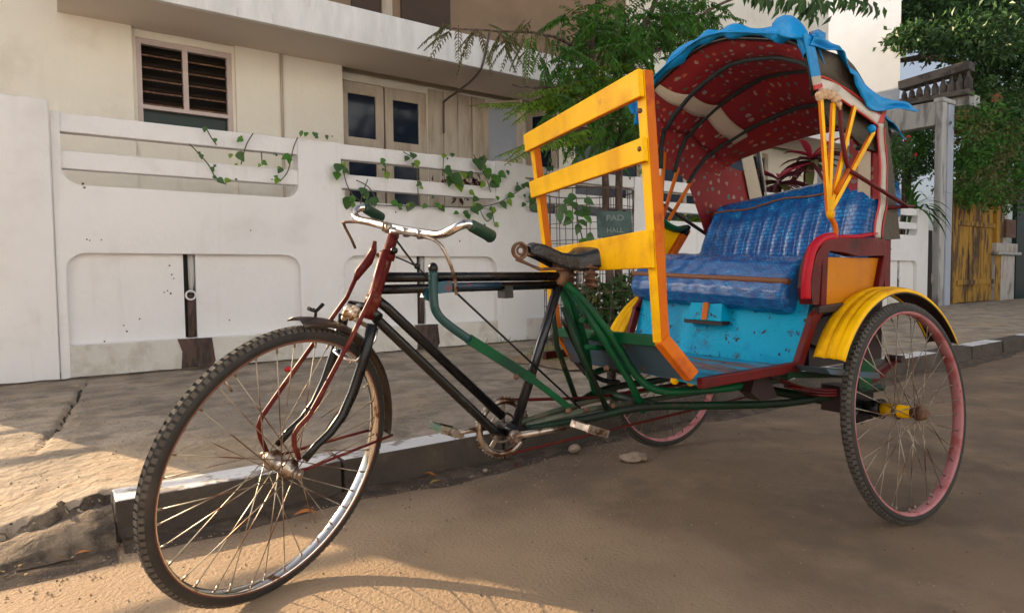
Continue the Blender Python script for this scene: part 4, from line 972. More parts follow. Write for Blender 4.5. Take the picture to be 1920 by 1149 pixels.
m2 = MB(); m2.hexa([c+V(q) for q in ((-.030, -.012, -.026), (-.026, -.012, -.026), (-.026, .012, -.026), (-.030, .012, -.026), (-.019, -.012, .036), (-.013, -.012, .036), (-.013, .012, .036), (-.019, .012, .036))]); m2.build('strap', 'orange', hm)
m2 = MB(); m2.box(tuple(c+V((-.03, -.085, -.042))), tuple(c+V((.02, .095, -.0305)))); m2.build('latch_sill', 'plum', hm)
for nm, mt, y, sg in (('side_beam', 'maroon', None, 1), ('side_beam', 'maroon', None, -1)):
    pts = [A_, K0, K1, K2, P(1536, 470, y=-.415)]
    if sg < 0: pts = [V((p.x, .375, p.z)) for p in pts[:4]]
    for a, b in zip(pts, pts[1:]):
        m = MB(); d = (b-a).normalized(); m.beam(a-d*.010+V((0, -.012*sg, 0)), b+d*.010+V((0, -.012*sg, 0)), .022, .030); B(nm, m, mt, bevel=.003)
m = MB(); m.prism([P(1518, 598, y=-.40), P(1600, 585, y=-.40), P(1580, 600, y=-.40), P(1548, 657, y=-.40), P(1512, 640, y=-.40)], (0, .02, 0)); B('under_panel', m, 'plum')
# ---- side panels and arms
PY = -.420
op = [P(1544, 482, y=PY), P(1656, 484, y=PY), P(1640, 560, y=PY), P(1534, 577, y=PY)]
m = MB(); m.prism(op, (0, .012, 0)); B('side_panel', m, 'panelorange')
def fr(a, b, w, mt='maroon', nm='panel_frame', y=PY-.006): m = MB(); m.beam(P(*a, y=y), P(*b, y=y), .026, w); return B(nm, m, mt, bevel=.004)
fr((1659, 462), (1640, 566), .030); fr((1530, 581), (1642, 566), .024, 'plum')
arm = [P(1524, 492, y=PY-.01), P(1536, 470, y=PY-.01), P(1556, 456, y=PY-.01), P(1600, 460, y=PY-.01), P(1668, 462, y=PY-.01)]
ao = [(1556, 445), (1600, 447), (1644, 446), (1668, 452), (1671, 468), (1661, 479), (1610, 480), (1584, 473), (1558, 470), (1544, 480), (1540, 500), (1536, 570), (1524, 571), (1520, 540), (1524, 505), (1531, 477), (1544, 455)]
m = MB(); m.prism([P(u, v, y=PY-.022) for u, v in ao], (0, .045, 0)); B('arm_rest', m, 'maroon', bevel=.006)
m = MB(); m.tube(smooth([P(1562, 444, y=-.43), P(1542, 448, y=-.43), P(1524, 466, y=-.43), P(1515, 500, y=-.43), P(1511, 530, y=-.43), P(1511, 560, y=-.43)], 5), .014, 12, flat=1.0); B('arm_piping', m, 'crimson')
m = MB(); m.tube([P(1562, 446, y=-.40), P(1610, 444, y=-.40), P(1642, 438, y=-.40)], .008, 8); B('arm_piping', m, 'crimson')

# far arm
FY = .372
m = MB(); m.prism([P(1238, 420, y=FY), P(1284, 432, y=FY), P(1246, 500, y=FY)], (0, .012, 0)); B('far_side_panel', m, 'yellow')
m = MB(); m.beam(P(1288, 430, y=FY-.012), P(1240, 512, y=FY-.012), .026, .030); B('far_arm_bar', m, 'orange', bevel=.003)
m = MB(); m.tube(smooth([P(1234, 408, y=FY-.01), P(1250, 422, y=FY-.01), P(1268, 430, y=FY-.01), P(1284, 428, y=FY-.01)], 4), .014, 10, flat=1.6); B('far_arm_rest', m, 'green')
m = MB(); m.beam(P(1288, 424, y=FY-.02), P(1282, 440, y=FY-.02), .03, .02); B('arm_cap', m, 'black')
# second orange post behind the near guard post
m = MB(); m.beam(P(1232, 330, y=-.27), P(1244, 640, y=-.27), .02, .026); B('inner_post', m, 'orange', bevel=.003)
# ---- seat cushion and backrest
cpr = [(.03, .845), (-.05, .872), (-.15, .880), (-.24, .876), (-.295, .855), (-.325, .822), (-.345, .795), (-.362, .765), (-.366, .735), (-.352, .705), (-.322, .688), (-.285, .690), (-.27, .70)]
def interp(pr, u):
    i = u*(len(pr)-1); k = min(int(i), len(pr)-2); f = i-k; return tuple(pr[k][q]*(1-f)+pr[k+1][q]*f for q in range(len(pr[0])))
def cush(u, v):
    x, z = interp(cpr, u); y = -.345+.735*v; e = min(v, 1-v)/.02; k = min(1, e)**.5 if e < 1 else 1
    cx, cz = -.16, .79; z += .0012*math.sin(y*70)+.004*N3(x, y, 3, 5)+(v-.5)*.03; x += .0012*math.sin(y*70+1)*(u > .4)
    return (cx+(x-cx)*(.90+.10*k), y, cz+(z-cz)*(.90+.10*k))
def cuv(u, v): return (v*.74, u*.8)
m = MB(); m.grid(cush, 60, 90, cuv)
b = len(m.v)
for vv in (0, 1):
    ring_ = [V(cush(i/24, vv)) for i in range(25)]; b = len(m.v); m.v += ring_; m.face(range(b, b+25), False)
B('seat_cushion', m, 'bluevinyl')
m = MB(); m.tube([V((-.343, -.345+.735*v/30, .795+(v/30-.5)*.03)) for v in range(31)], .0105, 8, flat=.8); B('cushion_piping', m, 'brownstrip')
bpr = [(-.02, .80), (-.005, .86), (.015, .93), (.045, 1.0), (.075, 1.05), (.10, 1.085), (.125, 1.10), (.15, 1.095), (.17, 1.06), (.17, .98)]
def back(u, v):
    x, z = interp(bpr, u); y = -.395+.775*v; e = min(v, 1-v)/.08
    if e < 1:
        kk = (1-e)**2.2; x += .04*kk*(1 if z > .9 else .5); z -= .035*kk*max(0, (z-.85)/.25)
    if u < .62: x -= .013*abs(math.sin(y*math.pi*17))**.6*(1 if .12 < v < .93 else .2)
    z -= (v-.5)*.045*max(0, (z-.8)/.3); z += (.028+.02*(1-v))*max(0, (z-.8)/.3); x += .003*N3(y, z, 2, 5)
    return (x, y, z)
m = MB(); m.grid(back, 60, 200, lambda u, v: (v*.78, u*.55)); B('backrest', m, 'bluevinyl')
m = MB(); m.tube([V(back(.47+.02*math.sin(v*.4), v/40))+V((-.004, 0, 0)) for v in range(2, 40)], .004, 6); B('backrest_piping', m, 'brownstrip')
m = MB(); m.box((.125, -.39, .72), (.16, .375, 1.04)); B('back_board', m, 'maroon')
# ---- hood bows
PV_ = V((-.19, 0, 1.0))
dirs = [V((-.22, 0, 1)), V((-.05, 0, 1)), V((.28, 0, 1)), V((.75, 0, 1)), V((1.35, 0, 1))]
dirs = [d.normalized() for d in dirs]
hb0 = [(.375, .38), (.372, .47), (.362, .525), (.335, .555), (.29, .578), (.17, .620), (.08, .648), (0, .655)]
hrb = [(.375, .27), (.370, .35), (.350, .42), (.305, .475), (.2, .535), (.1, .565), (.05, .575), (0, .582)]
hr4 = [(.375, .36), (.372, .42), (.362, .47), (.335, .53), (.24, .58), (.13, .615), (.06, .63), (0, .635)]
halves = [hb0, hrb, hrb, hrb, hr4]
def arch(k, tau, off=0.):       # tau -1 (near) .. 1 (far)
    y, h = interp(halves[k], 1-abs(tau)); y = y*(1 if tau > 0 else -1)
    if 0 < k < 4: h += -.09*y*(abs(y) < .33)+(-.09*y)*(abs(y) >= .33)*.4
    q = h+off*(1 if abs(tau) < .75 else .4); yo = off*(max(0, abs(tau)-.45)/.55)*(1 if tau > 0 else -1)
    return PV_+dirs[k]*q+V((0, y+yo, 0))
for k in range(4):
    pts = [arch(k, -1+2*i/40) for i in range(41)]
    m = MB(); m.tube([p-dirs[k]*.004 for p in pts], .0095 if k else .008, 8); B('hood_bow', m, mat('dark sleeve cloth', (.012, .022, .024), .7) if k == 1 else ('dark sleeve cloth' and bpy.data.materials['dark sleeve cloth'] if k > 1 else 'black'))
def can(u, v, off=0.):      # u front->rear, v near->far
    i = u*4; k = min(int(i), 3); f = i-k; tau = -1+2*v
    a, b = arch(k, tau, off), arch(k+1, tau, off); p = a.lerp(b, f)
    sag = math.sin(f*math.pi)*.014*(1-abs(tau)**4); p = p-(dirs[k]+dirs[k+1]).normalized()*sag
    return p
m = MB(); m.grid(lambda u, v: can(u, v), 48, 60, lambda u, v: (u*.75, v*1.25)); B('hood_lining', m, 'redfabric')
m = MB(); m.grid(lambda u, v: can(u, v*.5, .010), 48, 40); 
B('hood_canvas', m, 'brown tarp', solid=.002)
# far side curtain
tl = [arch(3, 1), arch(3, .72), arch(4, .78), arch(4, 1)]
cur = [V((.075, .372, .97)), V((.43, .372, .99)), V((.40, .375, arch(4, .8).z)), V((.10, .372, arch(3, .75).z)), V((-.04, .372, 1.20))]
m = MB(); pts = cur
m.prism(pts, (0, .003, 0))
for i, q in enumerate(m.v): m.uv[i] = (q.x, q.z)
B('side_curtain', m, 'redfabric')
# tape on the lining and curtain
tp = [P(1232, 178, y=.33), None]
tape = []
for i in range(25):
    u = i/24*.86; v = .90-.10*u; tape.append(can(u, v)-V((0, .0, .006))-V((0, .004, 0)))
m = MB(); m.grid(lambda u, v: can(u*.80, .725+.01*u+(v-.5)*.040, -.006), 36, 3)
B('lining_tape', m, 'beige', solid=.0015)
m = MB(); m.prism([P(1383, 262, y=.366), P(1404, 262, y=.366), P(1432, 384, y=.366), P(1408, 386, y=.366)], (0, -.002, 0)); B('curtain_tape', m, 'beige')
m = MB(); m.tube([P(1416, 250, y=.37), P(1432, 378, y=.37)], .0085, 8); B('rear_pole', m, 'black')
m = MB(); m.tube([P(1420, 250, y=.365), P(1438, 374, y=.365)], .004, 6); B('rear_pole_trim', m, 'whiteband')
# near rear curtain (red, beige strip, red)
RX = .07
def PR(u, v, dx=0): return P(u, v, x=RX+dx)
m = MB(); m.prism([PR(1594, 206), PR(1650, 226), PR(1652, 372), PR(1590, 384)], (.003, 0, 0))
for i, q in enumerate(m.v): m.uv[i] = (q.y, q.z)
B('rear_curtain', m, 'redfabric')
m = MB(); m.prism([PR(1612, 200, -.004), PR(1634, 214, -.004), PR(1632, 376, -.004), PR(1608, 380, -.004)], (-.002, 0, 0)); B('curtain_tape', m, 'beige')
# near rear corner trim
def strip(name, top, mt, y, wd, n=6, th=.003):
    m = MB(); pts = smooth([P(u, v, y=y) for u, v in top], n)
    K_ = len(pts)-1; m.grid(lambda u, v: pts[min(K_, int(round(u*K_)))]+V(((v-.5)*wd, .002*math.sin(u*17), 0)), K_, 1)
    return B(name, m, mt, solid=th)
strip('corner_trim', [(1652, 232), (1655, 300), (1657, 360), (1652, 400), (1645, 446)], 'whiteband', -.405, .030)
strip('corner_piping', [(1646, 240), (1649, 300), (1650, 360), (1645, 400), (1638, 444)], 'redtrim', -.407, .008)
strip('corner_piping', [(1659, 240), (1662, 300), (1664, 360), (1660, 400), (1653, 446)], 'redtrim', -.407, .006)
m = MB(); m.prism([P(1655, 215, y=-.40), P(1664, 230, y=-.40), P(1676, 330, y=-.40), P(1688, 448, y=-.40), P(1655, 450, y=-.40)], (0, .03, 0)); B('rear_canvas', m, 'brown tarp')
# near side valance: white band edged with red
vt = [(1534, 143), (1548, 146), (1567, 156), (1594, 172), (1622, 192), (1648, 216)]; vb = [(1536, 170), (1550, 173), (1572, 184), (1596, 200), (1622, 218), (1646, 236)]
VY = -.402
def band(name, ta, tb2, mt, y, th):
    a = smooth([P(u, v, y=y) for u, v in ta], 5); b = smooth([P(u, v, y=y) for u, v in tb2], 5); m = MB()
    K_ = len(a)-1; m.grid(lambda u, v: a[min(K_, int(round(u*K_)))].lerp(b[min(K_, int(round(u*K_)))], v)+V((0, .004*math.sin(u*11+v*3), 0)), K_, 3)
    return B(name, m, mt, solid=th)
band('side_canvas', [(1524, 88), (1548, 94), (1585, 112), (1612, 140), (1632, 172), (1652, 214)], vt, 'brown tarp', VY, .003)
band('side_valance', vt, vb, 'whiteband', VY-.003, .003)
for off in (vt, vb):
    m = MB(); m.tube(smooth([P(u, v, y=VY-.006) for u, v in off], 4), .0035, 6); B('valance_piping', m, 'redtrim')
m = MB(); m.prism([P(1646, 214, y=VY), P(1662, 206, y=VY), P(1656, 232, y=VY), P(1648, 240, y=VY)], (0, .01, 0)); B('corner_flap', m, 'redtrim')
# front corner drop: blue, white, red bands
dp = [((1506, 72), (1521, 145)), ((1524, 78), (1536, 143))]
def drop(name, q0, q1, mt):
    a0, a1 = P(*dp[0][0], y=-.41), P(*dp[0][1], y=-.41); b0_, b1 = P(*dp[1][0], y=-.41), P(*dp[1][1], y=-.41)
    m = MB(); m.prism([a0.lerp(a1, q0), b0_.lerp(b1, q0), b0_.lerp(b1, q1), a0.lerp(a1, q1)], (0, -.005, 0)); B(name, m, mt)
drop('corner_strap', -.1, 1.0, 'tarp'); drop('corner_strap', 1.0, 1.22, 'whiteband'); drop('corner_strap', 1.22, 1.34, 'redtrim')
# ---- hood stays (fans of flat rods)
J = P(1553, 402, y=-.42)
for (u, v), mt in (((1538, 176), 0), ((1562, 194), 0), ((1602, 200), 0), ((1638, 246), 0)):
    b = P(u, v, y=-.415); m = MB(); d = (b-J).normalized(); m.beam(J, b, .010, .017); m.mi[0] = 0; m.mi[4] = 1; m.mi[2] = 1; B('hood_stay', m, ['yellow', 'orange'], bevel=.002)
m = MB(); m.ball(J+V((0, -.008, 0)), .016, 8, (1, .7, 1)); B('stay_joint', m, 'yellow')
for u, v, y in ((1545, 330, -.43), (1572, 335, -.43), (1556, 300, -.43)):
    pass
m = MB(); m.tube(smooth([J, P(1562, 415, y=-.42), P(1567, 430, y=-.42), P(1566, 448, y=-.42)], 4), .010, 8, flat=.7); B('stay_foot', m, 'orange')
m = MB(); m.tube(smooth([P(1574, 188, y=-.42), P(1577, 240, y=-.425), P(1584, 290, y=-.43), P(1592, 320, y=-.43)], 4), .0072, 8); m.tube([P(1590, 318, y=-.43), P(1702, 388, y=-.43)], .0068, 8); m.tube([P(1655, 390, y=-.40), P(1712, 387, y=-.43)], .006, 8); B('folding_brace', m, 'maroon')
m = MB(); m.tube([P(1590, 318, y=-.43), P(1567, 362, y=-.43)], .0075, 8); B('folding_brace', m, 'orange')
m = MB()
for i in range(16):
    u = 1534+i*2.6; v = 178+5*math.sin(i*1.7)+(i > 11)*(i-11)*4; m.ball(P(u, v, y=-.42), .0095+.003*math.sin(i*2.3), 6)
m.tube([P(1572, 192, y=-.43), P(1576, 206, y=-.43)], [.008, .003], 6); B('rope_knot', m, 'rope')
m = MB(); m.ball(P(1634, 242, y=-.43), .014, 6); B('stay_cap', m, 'tarp')
JF = P(1250, 418, y=.365)
for a, b in (((1243, 408), (1272, 314)), ((1254, 413), (1299, 336)), ((1238, 402), (1246, 285))):
    m = MB(); m.beam(P(*a, y=.372), P(*b, y=.372), .010, .015); B('hood_stay', m, 'orange', bevel=.002)
m = MB(); m.tube([P(1228, 374, y=.38), P(1330, 443, y=.38)], .008, 8); B('folding_brace', m, 'plum')
m = MB(); m.ball(P(1231, 376, y=-.30), .012, 6); B('post_knob', m, 'yellow')
# ---- blue tarpaulin
def tarpf(u, v):
    # v: 0 near hem .. 1 far hem
    uu = -.03+u*1.03; tau0 = -.70+1.55*v
    w = N3(u*1.3, v*2, 1, 3.)*.010+N3(u, v, 6, 9.)*.005
    q = max(0, min(1, uu)); p = can(q, (tau0+1)/2, .022+w)
    if uu < 0: p = p+V((-.03*(-uu/.03), 0, -.012*(-uu/.03)))
    e = max(0, .12-v)/.12
    p += V((0, -.040*e, -.02*e*(1+.5*math.sin(u*13))+.005*math.sin(u*37)*e))
    e2 = max(0, v-.9)/.1; p += V((0, .02*e2, -.03*e2*(1+.6*math.sin(u*14))))
    return p
m = MB(); m.grid(tarpf, 90, 90); B('tarpaulin', m, 'tarp', solid=.003)
# rolled front fold
def fold(u, v):
    tau = -.78+1.72*u; p = arch(0, tau, .020); q = v*2*math.pi
    r = .016+.010*N3(u*4, 0, 2, 2.)+.006*math.sin(u*44+2*N3(u, 1, 1, 5))
    nrm = (p-PV_-V((0, 0, .25))); nrm.x = 0; nrm.normalize()
    return p+V((-1, 0, 0))*r*1.2*math.cos(q)+nrm*(r*1.25*math.sin(q)-.002)
m = MB(); m.grid(fold, 110, 10); B('tarpaulin_fold', m, 'tarp')
# near front corner crease + bump + tail
c = [P(1440, 58, y=-.22), P(1452, 30, y=-.25), P(1488, 24, y=-.33), P(1512, 52, y=-.40), P(1522, 72, y=-.42), P(1494, 76, y=-.40), P(1463, 72, y=-.33)]
m = MB(); cen = P(1482, 46, y=-.34)+V((-.035, -.02, .0)); b = len(m.v); m.v += c+[cen]
for i in range(len(c)): m.face((b+i, b+(i+1) % len(c), b+len(c)), True)
B('tarpaulin_corner', m, 'tarp', solid=.006, sub=1)
c = [P(1516, 62, y=-.36), P(1534, 56, y=-.37), P(1548, 64, y=-.39), P(1546, 78, y=-.41), P(1524, 76, y=-.41)]
m = MB(); b = len(m.v); m.v += c+[P(1532, 68, y=-.43)]
for i in range(5): m.face((b+i, b+(i+1) % 5, b+5), True)
B('tarpaulin_bump', m, 'tarp', solid=.004)
hem = [(1518, 66), (1545, 78), (1572, 92), (1590, 108), (1612, 140), (1634, 168), (1655, 184), (1690, 194), (1720, 206)]
hem2 = [(1524, 84), (1548, 90), (1578, 98), (1586, 132), (1600, 150), (1622, 182), (1640, 204), (1680, 205), (1719, 208)]
a = smooth([P(u, v, y=-.405) for u, v in hem], 6); b2 = smooth([P(u, v, y=-.428) for u, v in hem2], 6)
m = MB(); n_ = len(a)-1
def hf(u, v):
    i = min(n_-1, int(u*n_)); f = u*n_-i; p = a[i].lerp(a[i+1], f).lerp(b2[i].lerp(b2[i+1], f), v); return p+V((0, -.010*math.sin(v*math.pi*1.5+u*9)+.010*N3(u*12, v*2, 1, 1.), .003*math.sin(u*30)))
m.grid(hf, n_, 8); B('tarpaulin_hem', m, 'tarp', solid=.003)
m = MB(); m.prism([P(1183, 196, y=.41), P(1208, 185, y=.41), P(1210, 214, y=.41), P(1190, 212, y=.41)], (0, .02, 0)); m.prism([P(1204, 200, y=.42), P(1212, 196, y=.42), P(1211, 262, y=.42), P(1203, 266, y=.42)], (0, .01, 0)); B('tarpaulin_tail', m, 'tarp')
# ---- rear mudguards
def mud(cy, camber, a0, a1, name):
    prof = [(-1, -.010), (-.92, 0), (-.6, .005), (-.42, .001), (-.2, .007), (.05, .005), (.2, .0), (.4, .006), (.7, .005), (.94, 0), (1, -.010)]
    def f(u, v):
        q = R(a0+(a1-a0)*u); w, h = interp(prof, v); r = .398+h
        p = V((r*math.cos(q), w*.050, r*math.sin(q)))
        return V((p.x, cy+p.y+math.sin(camber)*p.z, WR+p.z*math.cos(camber)))
    m = MB(); m.grid(f, 48, 40); o = B(name, m, 'yellow', solid=.002)
    def g(u, v): p = f(u, v); c_ = V((0, p.y, WR)); return p+(c_-p).normalized()*.004
    m = MB(); m.grid(g, 48, 20); m.build('mudguard_underside', 'plum', o)
    return o
mud(-.497, .075, 151, 30, 'mudguard'); mud(.505, -.02, 168, 20, 'mudguard')
m = MB(); m.prism([P(1492, 684, y=-.42), P(1592, 692, y=-.42), P(1592, 703, y=-.42), P(1500, 694, y=-.42)], (0, -.10, 0)); B('mudguard_tray', m, 'bluegrey')
m = MB(); m.beam(P(1470, 702, y=-.40), P(1580, 702, y=-.40), .03, .018); B('mudguard_bracket', m, 'greendark')
m = MB(); m.tube([P(1600, 776, y=-.38)+V((0, .02, 0)), P(1600, 776, y=-.38)+V((0, -.03, 0))], .03, 10); B('axle_nut', m, 'black')
# dent on the near mudguard
# ---- contact
# ================================================================== PLANTS
def rv(): return V((rnd.gauss(0, 1), rnd.gauss(0, 1), rnd.gauss(0, 1))).normalized()
def frond(m, p, d, L, n, ll, droop=.4, wd=.3):
    pts = [V(p)]; d = V(d).normalized(); k = 8
    for i in range(k): d = (d+V((0, 0, -droop/k))).normalized(); pts.append(pts[-1]+d*(L/k))
    m.m = 1; m.tube(pts, [.003*(1-.7*i/k)+.0006 for i in range(k+1)], 4); m.m = 0
    for i in range(n):
        q = .12+.88*i/n; j = q*k; a = min(int(j), k-1); c = pts[a].lerp(pts[a+1], j-a); t = (pts[a+1]-pts[a]).normalized()
        sd = t.cross(V((0, 0, 1))); sd = sd.normalized() if sd.length > 1e-3 else V((1, 0, 0))
        for sg in (-1, 1):
            dd = (sd*sg+t*.55+V((0, 0, -.35-.3*rnd.random()))+rv()*.15).normalized(); l = ll*(.75+.4*rnd.random())*(1-.55*q*q)
            m.leaf(c, dd, V((0, 0, 1))+rv()*.3, l, l*wd)
def cloud(m, c, rad, n, sz, wd=.5, down=.3, shell=.3):
    c = V(c)
    for i in range(n):
        p = rv(); r = rnd.random()**shell*(1 if rnd.random() < .72 else 1.35); r *= 1+.3*N3(p.x, p.y, p.z, 2.2); q = c+V((p.x*rad[0], p.y*rad[1], p.z*rad[2]))*r
        d = (p*.6+rv()+V((0, 0, -down))).normalized(); L = sz*(.6+.7*rnd.random()); m.leaf(q, d, rv(), L, L*wd, .15)
# ---- street tree in its wire guard
tbase = W(TB[0], TB[1], .15)
tree = thing('street_tree', 'young feathery leaved street tree growing inside a rusty wire guard behind the yellow rails', 'tree', tbase)
def PTR(u, v, t): return W(*S(u, v, t=t))
tt0 = TB[1]
def limb(pts, r0, r1, name='limb'):
    m = MB(); q = smooth([V(p) for p in pts], 4); n = len(q)-1
    m.tube([p+rv()*.006 for p in q], [r0+(r1-r0)*i/n for i in range(n+1)], 8); m.build(name, 'bark', tree)
limb([tbase, PTR(1140, 560, tt0), PTR(1136, 400, tt0), PTR(1132, 300, tt0), PTR(1122, 210, tt0-.05), PTR(1110, 100, tt0-.1), PTR(1120, 10, tt0-.1), PTR(1130, -120, tt0)], .042, .018, 'trunk')
limb([tbase+V((.12, .02, 0)), PTR(1156, 560, tt0), PTR(1160, 400, tt0), PTR(1162, 300, tt0), PTR(1168, 210, tt0), PTR(1190, 100, tt0), PTR(1230, 0, tt0), PTR(1290, -150, tt0)], .044, .02, 'trunk')
limb([PTR(1124, 220, tt0), PTR(1070, 170, tt0-.1), PTR(1000, 165, tt0-.3), PTR(960, 160, tt0-.5)], .016, .006)
limb([PTR(1112, 110, tt0), PTR(1040, 70, tt0-.1), PTR(960, 60, tt0-.2), PTR(850, 55, tt0-.3)], .016, .006)
limb([PTR(1168, 220, tt0), PTR(1120, 240, tt0-.3), PTR(1060, 245, tt0-.5), PTR(1000, 255, tt0-.7)], .014, .005)
limb([PTR(1190, 110, tt0), PTR(1260, 80, tt0), PTR(1330, 20, tt0), PTR(1420, -20, tt0)], .022, .012)
limb([PTR(1420, -20, tt0), PTR(1500, -22, tt0-.2), PTR(1600, -15, tt0-.3), PTR(1640, -5, tt0-.3)], .012, .006)
def crown(name, mt, specs, par):
    m = MB(); specs(m); o = m.build(name, [mt, 'bark'], par); return o
def sp1(m):   # dark mass
    for (u, v, su, sv, n) in ((1240, 30, 60, 40, 40), (1160, 60, 50, 40, 30), (1110, 175, 60, 70, 60), (1150, 110, 60, 70, 60), (1190, 200, 45, 60, 46), (1185, 250, 40, 22, 26), (1230, 60, 60, 40, 46), (1300, 20, 70, 26, 46), (1120, 40, 60, 36, 32), (1075, 215, 26, 36, 34), (1040, 90, 50, 45, 20)):
        for i in range(n):
            p = PTR(u+rnd.gauss(0, su*.6), v+rnd.gauss(0, sv*.6), tt0+rnd.gauss(0, .3)); d = (rv()+V((0, 0, -.25))); frond(m, p, d, .30+.16*rnd.random(), 13, .080, .7, .42)
def sp2(m):   # bright fronds reaching left
    for a, b, dt in (((1085, 205), (900, 180), -.55), ((1150, 160), (985, 160), -.5), ((1165, 140), (1020, 190), -.4), ((1075, 235), (935, 285), -.8), ((1120, 250), (1010, 262), -.8), ((1060, 170), (960, 215), -.6), ((1180, 180), (1090, 150), -.3), ((1200, 120), (1080, 130), -.3)):
        for j in range(3):
            A = PTR(a[0]+rnd.gauss(0, 9), a[1]+rnd.gauss(0, 9), tt0+dt*.4); Bq = PTR(b[0]+rnd.gauss(0, 14), b[1]+rnd.gauss(0, 10), tt0+dt); frond(m, A, Bq-A, (Bq-A).length, 22, .10, .12, .36)
def sp3(m):   # brownish drooping at the slab
    for (u, v) in ((850, 45), (880, 60), (905, 62), (950, 72), (985, 80), (1000, 100), (930, 58), (970, 60), (835, 50), (1020, 60), (990, 40)):
        for j in range(3):
            p = PTR(u+rnd.gauss(0, 9), v+rnd.gauss(0, 5), tt0-.25); frond(m, p, V((-.35+rnd.gauss(0, .5), rnd.gauss(0, .3), -.6)), .24+.1*rnd.random(), 10, .06, .5, .32)
for nm, mt, f in (('crown', 'leaf', sp1), ('crown', 'leaflime', sp2), ('crown', 'leafolive', sp3)):
    m = MB(); f(m); o = m.build(nm, [mt, 'bark'], tree); o['kind'] = 'stuff'
# big dark leaves hanging in from the top
m = MB()
for (u, v, n) in ((1480, -5, 26), (1530, 5, 36), (1580, -6, 30), (1625, 6, 16), (1420, -8, 20), (1535, 22, 12)):
    for i in range(n):
        p = PTR(u+rnd.gauss(0, 18), v+rnd.gauss(0, 7), tt0-.3+rnd.gauss(0, .15)); m.leaf(p, V((rnd.gauss(0, .4), rnd.gauss(0, .4), -1)), V((-.3, -1, .2))+rv()*.5, .13+.07*rnd.random(), .06)
o = m.build('hanging_leaves', 'leafdark', tree); o['kind'] = 'stuff'
# wire guard
cage = thing('tree_guard', 'rusty wire mesh cylinder guarding the young tree, green sign tied on', 'tree guard', tbase)
cr_, ch = .42, 1.42
cc = W(TB[0]+.05, TB[1]+.02, .15)
for i in range(22):
    q = 2*math.pi*i/22; p = cc+V((math.cos(q)*cr_, math.sin(q)*cr_, 0)); m = MB(); m.tube([p, p+V((.02*math.sin(i), .015, ch))], .0042, 5); m.build('wire', 'wire', cage)
for k in range(10):
    m = MB(); m.ring(cc+V((0, 0, .05+k*(ch-.05)/9)), (0, 0, 1), cr_, .006 if k in (0, 9) else .0032, 32, 5); m.build('hoop', 'wire', cage)
# sign on the cage: lettering as in the photo
sg0 = thing('green_sign', 'small old green sign with faded pale letters on the tree guard', 'sign', cc)
d_ = (CAM-cc); d_.z = 0; d_.normalize(); sp_ = cc+d_*(cr_+.02); 
def PS_(u, v, off=0): return hit(u, v, sp_+d_*off, d_)
a, b, c, d2 = PS_(1118, 396), PS_(1184, 396), PS_(1186, 446), PS_(1120, 446)
m = MB(); m.prism([a, b, c, d2], d_*-.006); m.build('sign_board', 'signgreen', sg0)
def textobj(body, p, size, nrm, mt, parent, name='lettering', sx=1.):
    cu = bpy.data.curves.new(name, 'FONT'); cu.body = body; cu.size = size; cu.align_x = 'CENTER'; cu.align_y = 'CENTER'; cu.extrude = .0008; cu.offset = .0012
    o = bpy.data.objects.new(name, cu); COL.objects.link(o); Z = nrm.normalized(); Y = V((0, 0, 1)); X = Y.cross(Z).normalized(); Y = Z.cross(X)
    mw = Matrix(((X.x, Y.x, Z.x, p.x), (X.y, Y.y, Z.y, p.y), (X.z, Y.z, Z.z, p.z), (0, 0, 0, 1)))
    dg = bpy.context.evaluated_depsgraph_get(); me = bpy.data.meshes.new_from_object(o.evaluated_get(dg)); bpy.data.objects.remove(o)
    for v in me.vertices: v.co = mw @ V((v.co.x*sx, v.co.y, v.co.z)) - parent_origin(parent)
    me.materials.clear(); me.materials.append(M[mt]); o = bpy.data.objects.new(name, me); COL.objects.link(o); o.parent = parent; return o
textobj('PAD', PS_(1153, 409, .003), .07, d_, 'signink', sg0, sx=1.15); textobj('HALL', PS_(1153, 432, .003), .06, d_, 'signink', sg0)
# shrubs round the tree foot
sh = thing('leafy_shrub', 'leafy green shrub at the foot of the street tree', 'shrub', tbase+V((.1, -.2, 0)))
m = MB()
for (u, v, r, n, mt) in ((1120, 560, .16, 130, 0), (1165, 560, .18, 160, 0), (1190, 545, .14, 110, 0), (1140, 590, .15, 90, 0), (1180, 585, .14, 80, 1), (1110, 540, .10, 50, 1), (1205, 575, .12, 50, 0)):
    m.m = mt; cloud(m, PTR(u, v, tt0-.15), (r, r, r), n, .085, .55)
m.build('foliage', ['leafdark', 'leafolive'], sh)
m = MB()
for i in range(9): p = tbase+V((rnd.gauss(.1, .12), rnd.gauss(-.15, .1), 0)); m.tube([p, p+V((rnd.gauss(0, .08), rnd.gauss(0, .08), .35+.2*rnd.random()))], .005, 5)
m.build('stem', 'bark', sh)
# plant poking out left of the cage
pk = thing('climbing_plant', 'broad leaved climbing plant tied at the left of the tree guard', 'plant', PTR(1085, 470, tt0))
vine_leaf = {}
def leafmesh(sz, mt):
    key = (sz, mt)
    if key not in vine_leaf:
        m = MB(); n = 10; out = []
        for i in range(n+1):
            q = i/n; x = sz*(q-.12*math.sin(q*math.pi)); w = sz*.42*math.sin(min(1, q*1.02)*math.pi)**.65*(1.25-.75*q); out.append((x, w))
        b = 0
        for x, w in out: m.v += [V((x, -w, .10*w+.0)), V((x, 0, -.06*sz*math.sin(x/sz*3))), V((x, w, .10*w))]
        for i in range(n): a = i*3; m.face((a, a+1, a+4, a+3), True); m.face((a+1, a+2, a+5, a+4), True)
        me = bpy.data.meshes.new('leaf'); me.from_pydata([tuple(v) for v in m.v], [], m.f); me.materials.append(M[mt]); me.polygons.foreach_set('use_smooth', m.sm); vine_leaf[key] = me
    return vine_leaf[key]
